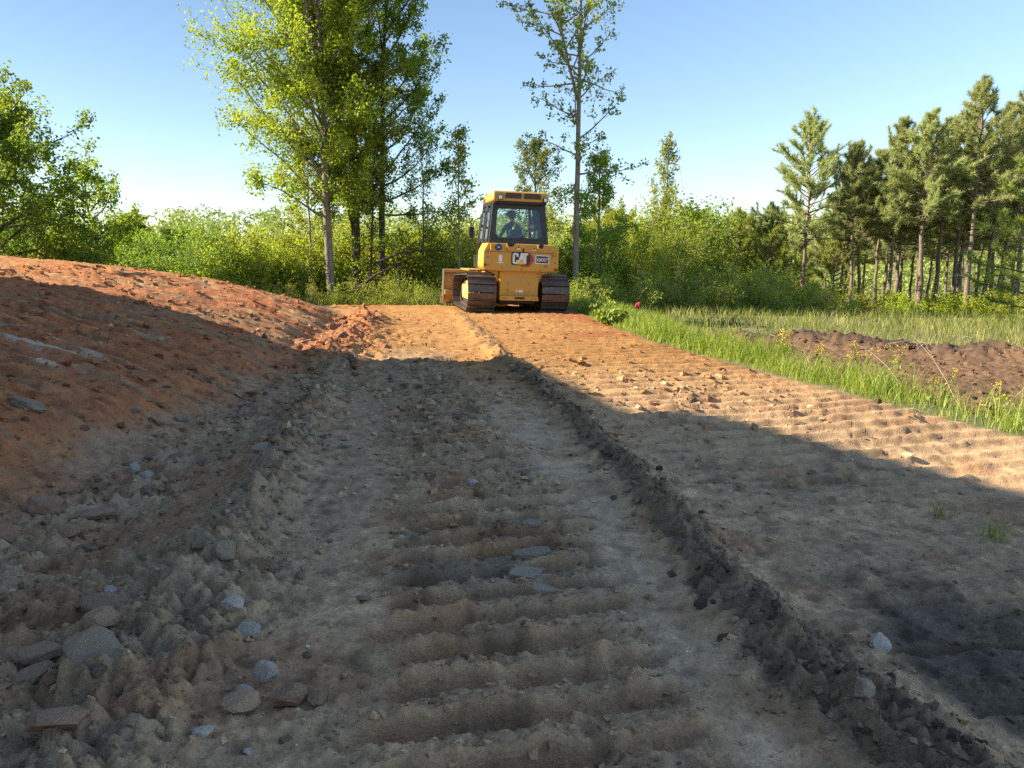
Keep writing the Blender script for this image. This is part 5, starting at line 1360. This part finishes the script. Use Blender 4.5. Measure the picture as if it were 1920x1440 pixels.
grng = np.random.default_rng(301)
def grass_strip():
    def f(x, y):
        e = edge_x(y) + .10 * fbm(x * 3, y * 3, 401, 2)
        wd = np.interp(y, [4, 8, 12, 16, 20, 24], [0.75, 0.8, 1.0, 1.4, 1.7, 1.8])
        p = sm(-.02, .18, x - e) * (1 - sm(wd - .35, wd + .15, x - e))
        return p * np.clip(.55 + 1.1 * fbm(x * 1.2, y * 1.2, 403, 3), .04, 1)
    x, y = scatter(grng, 230000, 1.0, 9.0, 3.5, 25.0, f)
    z, _ = land(x, y, False)
    e = edge_x(y)
    h = (.10 + .22 * sm(0, .6, x - e)) * grng.uniform(.35, 1.5, len(x)) * np.clip(1.0 + .5 * fbm(x * .9, y * .9, 405, 2), .6, 1.5)
    w = np.where(y < 12, .008, .013) * grng.uniform(.7, 1.3, len(x))
    me = blades('grass', x, y, z - .01, h, w, grng, M['grass'], .55, np.clip(grng.normal(.42, .26, len(x)) + .5 * fbm(x * .8, y * .8, 407, 2), 0, 1))
    tag(link('grass', me), 'bright green grass strip between the dirt road and the brown soil', 'grass', kind='stuff')
grass_strip()

def meadow():
    def f(x, y):
        _, W = land(x, y, False)
        past = y - np.interp(x, [3, 5.5, 8.2, 10, 14, 22, 40], [20.8, 18.6, 16.5, 15.1, 13.9, 12.6, 10])
        p = sm(.1, .8, past + .4 * W['wob']) * sm(1.2, 2.2, x - W['e'])
        return p * np.clip(.7 + .8 * fbm(x * .6, y * .6, 411, 3), .2, 1) * np.interp(y, [12, 22, 45], [1, .75, .5])
    x, y = scatter(grng, 95000, 3.0, 36.0, 12.0, 46.0, f)
    z, _ = land(x, y, False)
    h = grng.uniform(.10, .42, len(x)) * np.clip(1 + .6 * fbm(x * .5, y * .5, 413, 2), .5, 1.6)
    w = np.interp(y, [12, 45], [.012, .03]) * grng.uniform(.7, 1.3, len(x))
    dry = np.clip(.28 + 1.1 * fbm(x * .35, y * .35, 415, 3) + grng.normal(0, .25, len(x)) + .25 * bell(x - 13, 4) * bell(y - 18, 5) - .08, 0, 1)
    me = blades('meadow', x, y, z - .02, h, w, grng, M['meadow'], .6, dry)
    tag(link('weeds', me), 'mixed green and straw coloured weeds of the field before the pines', 'weeds', kind='stuff')
meadow()

def crest_weeds():
    def f(x, y):
        _, W = land(x, y, False)
        return sm(26.0, 28.0, y) * (1 - sm(36, 44, y)) * np.clip(.5 + .8 * fbm(x * .6, y * .6, 421, 2), .1, 1)
    x, y = scatter(grng, 20000, -20.0, 9.0, 25.5, 44.0, f)
    z, _ = land(x, y, False)
    me = blades('crest_weeds', x, y, z - .02, grng.uniform(.15, .5, len(x)), np.full(len(x), .03), grng, M['meadow'], .6, np.clip(grng.normal(.35, .25, len(x)), 0, 1))
    tag(link('undergrowth', me), 'rough green undergrowth below the thicket past the crest', 'undergrowth', kind='stuff')
crest_weeds()

def flower_plant(label, x, y, H, seed, n=5):
    rng = np.random.default_rng(seed); z = ground_z(x, y)
    root = thing('flowering_weed', label, 'flower', (x, y, z), group='yellow flowering weeds in the grass strip')
    tubes = []; heads = []; A = []
    for k in range(n):
        B, br = limb(rng, (rng.normal(0, .05), rng.normal(0, .05), -.03), (rng.normal(0, .18), rng.normal(0, .18), 1), H * rng.uniform(.7, 1.1), .005, .0025, 6, .06, .02)
        tubes.append((B, br, 4)); A += [B[1], B[2], B[3]]
        for q in range(5):
            p, d = along(B, rng.uniform(.72, .99)); C, cr = limb(rng, p, d / np.linalg.norm(d) + rng.normal(0, .5, 3), H * .13, .002, .0015, 3, .1, .04)
            tubes.append((C, cr, 3)); heads.append(C[-1])
    link('stem', tubes_mesh('stem', tubes), M['leaf_spring'], root)
    link('leaf_cluster', leaves('leaf_cluster', A, 5, .05, .10, rng, M['grass'], .3, .3), None, root)['kind'] = 'stuff'
    link('blossom_cluster', leaves('blossom_cluster', heads, 6, .018, .013, rng, M['flower'], 1.0, .9), None, root)['kind'] = 'stuff'
for k, (x, y, h, n, lab) in enumerate(((3.71, 12.6, .62, 4, 'yellow flowering weed standing alone farthest up the grass strip'), (4.12, 11.5, .80, 9, 'large yellow flowering weed clump, tallest in the grass strip'),
                                       (4.30, 10.7, .55, 5, 'small yellow flowering weed just below the tallest clump'), (4.50, 9.9, .70, 7, 'yellow flowering weed pair before the dark soil ridge'),
                                       (4.66, 9.5, .78, 5, 'upright yellow flowering weed beside the dry stalk'), (4.72, 8.4, .60, 3, 'thin yellow flowering weed with a single spike'), (4.95, 7.6, .52, 5, 'low yellow flowering weed nearest the viewer in the strip'))):
    flower_plant(lab, x, y, h * .78, 501 + k, max(2, n - 2))

def dry_stalk(label, p0, p1, seed):
    rng = np.random.default_rng(seed); p0 = np.array(p0); p1 = np.array(p1)
    t = np.linspace(0, 1, 8)[:, None]; P = p0 * (1 - t) + p1 * t; P[:, 2] += .10 * np.sin(t[:, 0] * 3.1); P += rng.normal(0, .006, P.shape)
    o = link('dry_stalk', tubes_mesh('dry_stalk', [(P, np.linspace(.006, .002, 8), 4)]), M['dry']); attr(o.data, 'rnd', np.full(len(o.data.polygons), .8))
    tag(o, label, 'plant stalk', 'dry straw stalks in the grass strip')
dry_stalk('long pale dry stalk slanting up from the grass strip', (4.55, 8.6, ground_z(4.55, 8.6)), (4.25, 9.4, .52), 1)
dry_stalk('thin pale dry stalk bending over the brown soil', (5.2, 8.7, ground_z(5.2, 8.7)), (5.0, 9.6, .62), 2)
dry_stalk('short dry stalk arching at the end of the strip', (4.9, 7.6, ground_z(4.9, 7.6)), (5.25, 7.5, .40), 3)

def tuft(label, x, y, n, H, seed):
    rng = np.random.default_rng(seed)
    xx = rng.normal(0, .035, n); yy = rng.normal(0, .035, n)
    me = blades('grass_tuft', xx, yy, np.full(n, -.01), rng.uniform(.4, 1.1, n) * H, np.full(n, .006), rng, M['meadow'], .9, np.clip(rng.normal(.45, .25, n), 0, 1))
    tag(link('grass_tuft', me, None, None, (x, y, ground_z(x, y, True))), label, 'grass tuft', 'thin grass tufts on the shaded track')
for k, (x, y, n, H, lab) in enumerate(((2.65, 4.55, 26, .13, 'thin grass tuft on the shaded track below the shadow edge'), (2.75, 4.2, 34, .15, 'largest straggly grass tuft on the shaded track'), (2.45, 5.4, 14, .10, 'sparse grass tuft beside the sunlit dirt'), (3.0, 4.0, 18, .11, 'straw coloured grass tuft on the shaded track'))):
    tuft(lab, x, y, n, H, 601 + k)

def broad_weed():
    x, y = 2.32, 18.3; rng = np.random.default_rng(611)
    root = thing('broadleaf_weed', 'bright green broadleaf weed at the top corner of the grass strip', 'plant', (x, y, ground_z(x, y)))
    tubes = []; A = []
    for k in range(12):
        B, br = limb(rng, (rng.normal(0, .12), rng.normal(0, .12), -.03), (rng.normal(0, .35), rng.normal(0, .35), 1), rng.uniform(.3, .6), .008, .003, 5, .1, 0)
        tubes.append((B, br, 4)); A += list(B[1:])
    link('stem', tubes_mesh('stem', tubes), M['leaf_spring'], root)
    link('foliage', leaves('foliage', A, 7, .07, .13, rng, M['grass'], .5, .5), None, root)
broad_weed()

def marker_flag():
    x, y = 3.05, 18.4; z = ground_z(x, y)
    root = thing('marker_flag', 'small pink survey flag on a wire in the grass', 'flag', (x, y, z))
    MB().tube([(0, 0, -.05), (0.01, 0, .38), (0, 0, .62)], .0035, 5).build('wire', M['bare_steel'], root)
    f = MB(); n = 5
    for i in range(n):
        t = i / (n - 1); w = .012 * math.sin(t * 5)
        f.v += [(-.005 - t * .115, w, .455 + .015 * t), (-.005 - t * .085, w, .62 - .035 * t)]
    f.f += [(2 * i, 2 * i + 1, 2 * i + 3, 2 * i + 2) for i in range(n - 1)]
    o = f.build('flag_cloth', M['flag'], root, smooth=True); m = o.modifiers.new('cloth', 'SOLIDIFY'); m.thickness = .002
marker_flag()

def fallen(label, pts, r, seed, twigs=6):
    rng = np.random.default_rng(seed); P = np.array(pts, float)
    tubes = [(P, np.linspace(r, r * .4, len(P)), 7)]
    for k in range(twigs):
        p, d = along(P, rng.uniform(.2, .98)); B, br = limb(rng, p, d / np.linalg.norm(d) + rng.normal(0, .7, 3), rng.uniform(.4, 1.2), r * .35, .006, 5, .15, .03); tubes.append((B, br, 4))
    tag(link('fallen_branch', tubes_mesh('fallen_branch', tubes), M['bark_dark']), label, 'branch', 'fallen branches by the clump')
fallen('dark fallen trunk leaning against the clump of tall trees', [(-7.0, 29.4, ground_z(-7.0, 29.4)), (-6.2, 29.6, .15), (-5.3, 30, .85), (-4.3, 30.2, 1.35)], .10, 1)
fallen('thin bare branch reaching sideways towards the blade', [(-5.4, 30.2, 1.3), (-4.2, 30.1, 1.75), (-3.0, 30, 1.85), (-2.2, 29.9, 1.7)], .05, 2)

# ------------------------------------------------------------------ stones and clods
import bmesh
def ico(sub):
    bm = bmesh.new(); bmesh.ops.create_icosphere(bm, subdivisions=sub, radius=1.0)
    V = np.array([v.co[:] for v in bm.verts]); F = np.array([[v.index for v in f.verts] for f in bm.faces]); bm.free()
    return V, F
ICO = {s: ico(s) for s in (1, 2, 3)}
def stone_mesh(name, seed, dims, cuts=9, sub=3, rough=.05, mat=None, smooth=False):
    rng = np.random.default_rng(seed); V, F = ICO[sub]; V = V.copy()
    for k in range(cuts):
        n = rng.normal(0, 1, 3); n /= np.linalg.norm(n); d = rng.uniform(.45, .82)
        s = V @ n; over = s > d
        V[over] -= np.outer(s[over] - d, n)
    V += V * (rough * rng.normal(0, 1, (len(V), 1)) if sub < 3 else rough * (np.sin(V @ rng.normal(0, 6, 3) + 1) * np.cos(V @ rng.normal(0, 7, 3)))[:, None] + rough * .6 * rng.normal(0, 1, (len(V), 1)))
    V /= np.abs(V).max(0)
    V *= np.array(dims) * .5
    me = mesh_np(name, V, F, smooth)
    if mat: me.materials.append(M[mat])
    return me

def rock(label, x, y, dims, mat, seed, rotz=0., tilt=(0, 0), sink=.3, group=None, cuts=9, name='rock', cat='rock', zadd=0.0):
    z = ground_z(x, y, True) + dims[2] * (.5 - sink) + zadd
    o = link(name, stone_mesh(name, seed, dims, cuts, 3, .05, mat), None, None, (x, y, z), (tilt[0], tilt[1], rotz))
    return tag(o, label, cat, group)

rock('large flat grey green slab lying among brown stones', -1.57, 2.68, (.27, .29, .085), 'rock_green', 1, .15, (R(24), R(4)), .15, cuts=7, zadd=.02)
rock('brown block resting against the top of the grey green slab', -1.66, 2.93, (.16, .14, .12), 'rock_brown', 2, .5, (R(15), R(8)), .3, zadd=.03)
rock('brown flat stone, upper of two beside the grey green slab', -1.86, 2.82, (.21, .12, .06), 'rock_brown', 3, .25, (R(10), R(-8)), .2)
rock('tan wedge shaped stone, lower of two beside the slab', -1.80, 2.66, (.19, .10, .07), 'rock_tan', 4, .6, (R(14), R(-14)), .2)
rock('blue grey angular rock, smaller of the touching pair', -1.20, 3.10, (.10, .09, .085), 'rock_pale', 5, .3, (R(10), R(10)), .2)
rock('blue grey angular rock, larger of the touching pair', -1.115, 3.00, (.135, .10, .085), 'rock_pale', 6, -.2, (R(8), R(-6)), .2)
rock('pale upright angular rock with a flat face', -.925, 2.66, (.10, .085, .125), 'rock_pale', 7, .5, (R(6), R(-12)), .15)
rock('small grey stone at the foot of the upright pale rock', -.985, 2.60, (.07, .05, .045), 'rock_pale', 8, .2, (0, 0), .2)
rock('tan pointed stone below the upright pale rock', -.96, 2.49, (.14, .085, .085), 'rock_tan', 9, .2, (R(8), R(-10)), .2)
rock('rounded pinkish brown stone beside the tan pointed one', -.80, 2.55, (.135, .11, .10), 'rock_red', 10, .9, (0, 0), .25, cuts=5)
rock('dull brown lump beside the rounded pinkish stone', -.70, 2.56, (.085, .08, .075), 'rock_brown', 11, .1, (0, 0), .25, cuts=5)
rock('grey half buried stone at the lower edge of the loose soil', -1.03, 2.34, (.085, .06, .05), 'rock_pale', 12, .6, (0, R(10)), .3)
rock('small whitish pebble just below the half buried grey stone', -.86, 2.27, (.04, .03, .03), 'rock_white', 13)
rock('pale grey pebble, rounder of two side by side', -1.90, 3.42, (.062, .055, .055), 'rock_pale', 14, .2, (0, 0), .2, cuts=4)
rock('pale grey pebble, blockier of two side by side', -1.83, 3.43, (.07, .05, .055), 'rock_pale', 15, .4, (0, 0), .2)
rock('blue grey stone at the bank foot, smaller of the two', -2.86, 5.62, (.09, .08, .085), 'rock_pale', 16, .4, (0, 0), .2)
rock('blue grey stone at the bank foot, larger of the two', -2.73, 5.56, (.13, .10, .10), 'rock_pale', 17, .1, (0, R(-12)), .2)
rock('white faceted rock lying beside the dark windrow', 1.52, 2.95, (.105, .09, .08), 'rock_white', 18, .4, (R(10), R(6)), .25)
rock('greenish slab embedded in the lower dark windrow', 1.20, 2.42, (.09, .06, .075), 'rock_green', 19, .2, (R(-30), 0), .2)
rock('brown block poking out of the dark windrow crest', 1.33, 2.66, (.09, .07, .10), 'rock_brown', 20, .5, (R(20), R(15)), .3)
rock('oval yellowish brown stone on the tyre marked lane', -.70, 3.40, (.085, .05, .035), 'rock_tan', 21, -.15, (0, 0), .2, cuts=4)
rock('flat red brown slab at the foot of the bank', -2.72, 4.42, (.30, .16, .075), 'rock_red', 22, .1, (R(8), R(-6)), .2)
rock('red tilted slab nearest the bank foot corner', -2.95, 4.22, (.24, .16, .10), 'rock_red', 23, .9, (R(15), R(25)), .2)
rock('brown flat ledge stone above the red brown slab', -2.66, 4.68, (.27, .13, .07), 'rock_brown', 24, .15, (R(5), R(-4)), .15)
rock('large red boulder half sunk in the bank', -2.98, 4.75, (.30, .24, .19), 'rock_red', 25, .5, (R(20), R(10)), .35)
rock('long grey slab lying across the bank', -3.85, 6.05, (.50, .14, .08), 'rock_green', 26, -.25, (R(6), R(14)), .3)
rock('pinkish bedrock lump at the lower corner of the loose soil', -1.44, 2.24, (.22, .16, .07), 'rock_red', 27, .3, (0, 0), .4, cuts=5)
rock('grey oval stone on the lane beside the loose ridge', -1.40, 6.30, (.10, .075, .07), 'rock_grey', 28, .3, (0, 0), .25, cuts=5)
rock('pale stone between lane prints and dark windrow', .22, 5.6, (.075, .06, .055), 'rock_pale', 29, .3, (0, 0), .25)
rock('pale rounded stone pressed in the deep prints', -.28, 5.25, (.085, .07, .06), 'rock_pale', 30, .3, (0, 0), .25, cuts=5)
rock('grey green rock at the foot of the loose ridge', -1.72, 5.7, (.16, .11, .10), 'rock_green', 31, .3, (R(10), 0), .3)
rock('flat grey stone beside the grey green rock of the ridge', -1.98, 5.95, (.18, .10, .09), 'rock_grey', 32, .8, (R(8), 0), .3)
rock('red rock fragment standing on the loose grey ridge', -1.26, 3.62, (.10, .07, .14), 'rock_red', 33, .4, (R(12), R(-28)), .25)
rock('dark green grey block on the ridge above the red fragment', -1.42, 3.62, (.13, .11, .11), 'rock_green', 34, .4, (R(18), R(10)), .3)
rock('dark green grey block beside the twin on the ridge', -1.58, 3.70, (.14, .11, .11), 'rock_green', 35, 1.1, (R(10), R(-12)), .3)
rock('wide brown slab bridging the loose soil above the slab', -1.84, 3.22, (.24, .12, .09), 'rock_brown', 36, .2, (R(12), R(6)), .2)

# cracked plates of grey clay pressed up in the deep track
def plate(label, x, y, w, d, seed, rotz, tilt):
    rng = np.random.default_rng(seed); n = 8; a = np.sort(rng.uniform(0, 6.28, n)); r = rng.uniform(.75, 1.0, n)
    pts = [(math.cos(t) * q * w * .5, math.sin(t) * q * d * .5) for t, q in zip(a, r)]
    mb = MB().prism(pts, -.016, .016, 'z'); mb.f = [f[::-1] for f in mb.f]
    o = mb.build('clay_plate', M['clay'], None, .006); o.location = (x, y, ground_z(x, y, True) + .018); o.rotation_euler = (tilt[0], tilt[1], rotz)
    tag(o, label, 'clay plate', 'cracked clay plates in the deep track')
plate('grey clay plate highest up the deep track', -.17, 4.52, .17, .14, 1, .2, (R(6), R(4)))
plate('long grey clay plate below the topmost one', -.10, 4.22, .36, .12, 2, .1, (R(5), R(-3)))
plate('cracked grey clay plate with a dark split beside it', -.02, 3.96, .30, .11, 3, .18, (R(7), R(3)))
plate('narrow grey clay plate under the cracked one', .10, 3.86, .24, .10, 4, .15, (R(8), R(-4)))
plate('broad grey clay plate near the scraped lane', .08, 3.68, .22, .15, 5, .3, (R(10), R(5)))
plate('small grey clay plate lowest in the cracked row', .16, 3.46, .18, .10, 6, -.1, (R(4), R(8)))
plate('grey clay plate beside the scraped lane, near the topmost', .10, 4.36, .17, .09, 7, -.2, (R(6), R(-6)))

# loose clods one could pick up, each its own lump
CL = {}
crng = np.random.default_rng(701)
def clod(kind, x, y, s, label, group, k, z=None):
    key = (kind, k % 5)
    if key not in CL: CL[key] = stone_mesh('clod', 800 + k % 5 * 7 + len(kind), (1, .85, .7), 8, 3, .10, kind, False)
    z = (ground_z(x, y, True) if z is None else z) + s * .08
    o = link('clod', CL[key], None, None, (x, y, z), (crng.uniform(-.5, .5), crng.uniform(-.5, .5), crng.uniform(0, 6.28)), (s, s * crng.uniform(.8, 1.2), s * crng.uniform(.75, 1.1)))
    tag(o, label, 'clod', group)
k = 0
def many(n, kind, label, group, path, y0, y1, spread, s0, s1, off=0.0):
    global k
    y = y0 + (y1 - y0) * crng.uniform(0, 1, n) ** 1.3; x = np.array([float(path(v)) for v in y]) + off + crng.normal(0, spread, n)
    s = s0 + (s1 - s0) * crng.uniform(0, 1, n) ** 2.2
    z, _ = land(x, y, True)
    for i in range(n):
        clod(kind, float(x[i]), float(y[i]), float(s[i]), label, group, k, float(z[i])); k += 1
many(62, 'clod_grey', 'grey brown clod on the loose ridge below the bank', 'clods of the loose grey ridge', berm_x, 2.1, 9.0, .28, .03, .10)
many(58, 'clod_dark', 'dark moist clod in the windrow of loose soil', 'clods of the dark windrow', row_x, 2.1, 8.5, .16, .025, .085)
many(48, 'clod_grey', 'grey brown clod in the hollow at the bank foot', 'clods in the hollow at the bank foot', toe_x, 3.2, 10, .28, .05, .19, .25)
many(30, 'rock_grey', 'small pale stone scattered on the tracked lane', 'small stones on the tracked lane', lane_x, 2.2, 10, .55, .018, .05)
many(46, 'clod_red', 'red clay clod heaped where the bank meets the road', 'red clods heaped at the bank end', lambda y: np.interp(y, [10, 13, 16, 19, 22], [-2.85, -3.0, -3.2, -3.55, -4.2]), 10.5, 20.5, .32, .09, .36)
many(40, 'clod_red', 'reddish clod lying on the slope of the bank', 'clods on the slope of the bank', toe_x, 4.0, 13, .6, .04, .17, -.75)
many(34, 'clod_tan', 'tan clod lying on the sunlit road surface', 'clods on the sunlit road', lambda y: edge_x(y) - 1.3, 6.5, 18, .7, .02, .06)
for (x, y, s, lab) in ((2.01, 8.4, .13, 'dark clod alone near the shadow edge on the sunlit lane'), (2.81, 7.3, .12, 'dark clod close above the shadow on the sunlit lane'), (4.02, 8.3, .15, 'dark clod touching the grass edge'), (3.30, 9.6, .08, 'dark clod in the middle of the sunlit lane'), (2.6, 7.75, .07, 'small dark clod near two others on the sunlit lane'), (-2.45, 11.5, .24, 'dark flat clod at the tip of the shadow')):
    clod('clod_dark', x, y, s, lab, 'dark clods on the sunlit lane', k); k += 1

# crumbs of soil and grit too small to count; angular lumps of the same earth they lie on
CUBE_V = np.array([(x, y, z) for z in (-1, 1) for y in (-1, 1) for x in (-1, 1)], float) * .62
CUBE_F = np.array([(0, 2, 3), (0, 3, 1), (4, 5, 7), (4, 7, 6), (0, 1, 5), (0, 5, 4), (2, 6, 7), (2, 7, 3), (0, 4, 6), (0, 6, 2), (1, 3, 7), (1, 7, 5)])
def crumbs(name, label, n, x0, x1, y0, y1, fn, s0, s1, seed, tint=(1, 1, 1), vary=.22):
    rng = np.random.default_rng(seed)
    y = np.exp(rng.uniform(math.log(y0), math.log(y1), n)); x = rng.uniform(x0, x1, n)
    _, W = land(x, y, False)
    keep = rng.uniform(0, 1, n) < fn(x, y, W)
    x, y = x[keep], y[keep]; z, W = land(x, y, True); C, _ = soil_colour(x, y, W)
    m = 8; n = len(x)
    s = (s0 + (s1 - s0) * rng.uniform(0, 1, n) ** 4) * np.clip(y / 4.5, .7, 2.2)
    P = (CUBE_V[None] + rng.normal(0, .26, (n, m, 3))) * np.stack([s, s * rng.uniform(.6, 1, n), s * rng.uniform(.4, .85, n)], 1)[:, None, :]
    a = rng.uniform(0, 6.28, n); ca, sa = np.cos(a)[:, None], np.sin(a)[:, None]
    b = rng.normal(0, .35, n); cb, sb = np.cos(b)[:, None], np.sin(b)[:, None]
    px, py, pz = P[..., 0], P[..., 1] * cb - P[..., 2] * sb, P[..., 1] * sb + P[..., 2] * cb
    Q = np.stack([px * ca - py * sa, px * sa + py * ca, pz], -1) + np.stack([x, y, z + s * .08], 1)[:, None, :]
    me = mesh_np(name, Q.reshape(-1, 3), (CUBE_F[None] + (np.arange(n) * m)[:, None, None]).reshape(-1, 3), False)
    C = np.clip(C * (1 + rng.normal(0, vary, (n, 1))) * np.array(tint)[None], .02, .75)
    attr_col(me, 'soil', np.repeat(C, m, 0)); attr(me, 'wet', np.zeros(n * m), 'POINT')
    tag(link(name, me, M['soil']), label, 'soil crumbs', kind='stuff')
crumbs('soil_crumbs', 'soil crumbs strewn over the shaded track', 22000, -3.4, 3.2, 1.9, 12,
       lambda x, y, W: np.clip(.22 * W['road'] + .9 * W['berm'] + .35 * W['lane'] + .6 * bell(W['u'] + .3, .6) + .7 * (1 - sm(-1.4, -.9, x)) * (1 - sm(3.2, 4.5, y)), 0, 1) * (1 - W['bank']) * (1 - .8 * W['row']), .004, .034, 1)
crumbs('soil_crumbs', 'dark moist crumbs making up the windrow', 15000, -1.5, 2.0, 1.9, 11, lambda x, y, W: sm(.06, .4, W['row']), .006, .036, 2)
crumbs('soil_crumbs', 'red clay crumbs over the bank slope', 12000, -9, -2.6, 3.5, 20, lambda x, y, W: W['bank'] * .5 + .9 * W['redrow'], .006, .035, 3)
crumbs('soil_crumbs', 'tan crumbs over the sunlit road', 11000, -4, 4.5, 6, 22, lambda x, y, W: W['road'] * sm(6, 9, y) * .6, .004, .018, 4)
crumbs('soil_crumbs', 'brown crumbs over the soil patch past the grass', 9000, 3, 14, 5, 19, lambda x, y, W: np.clip(W['patch'] * .6 + W['spoil'], 0, 1), .008, .032, 5)
crumbs('soil_crumbs', 'fine crumbs on the close part of the shaded track', 12000, -2.6, 2.6, 1.8, 4.8, lambda x, y, W: np.clip(.55 * W['road'] + .4 * W['berm'], 0, 1) * (1 - W['bank']), .0025, .013, 7)
crumbs('soil_crumbs', 'broken crumbs along the deep cleat prints', 9000, -1.6, 1.0, 1.8, 9, lambda x, y, W: W['lane'] * .8, .005, .028, 8)
crumbs('grit', 'pale grit and pebbles pressed in the track', 8000, -2.4, 2.8, 1.9, 10, lambda x, y, W: .35 * W['road'] * (1 - .7 * W['row']), .003, .016, 6, (1.15, 1.2, 1.25), .3)

def roots():
    rng = np.random.default_rng(77); tubes = []
    x = rng.uniform(4.8, 12.5, 170); y = np.interp(x, [3, 5.5, 8.2, 10, 14], [20.5, 18.0, 15.9, 14.5, 13.2]) + rng.normal(-.1, .4, 170); z, _ = land(x, y, True)
    for i in range(170):
        B, br = limb(rng, (x[i], y[i], z[i] - .02), (rng.normal(0, 1), rng.normal(0, 1), rng.uniform(.1, .9)), rng.uniform(.2, .7), .008, .003, 5, .35, -.12); tubes.append((B, br, 3))
    tag(link('root_debris', tubes_mesh('root_debris', tubes), M['twig']), 'torn roots and sticks along the dark soil ridge', 'debris', kind='stuff')
roots()
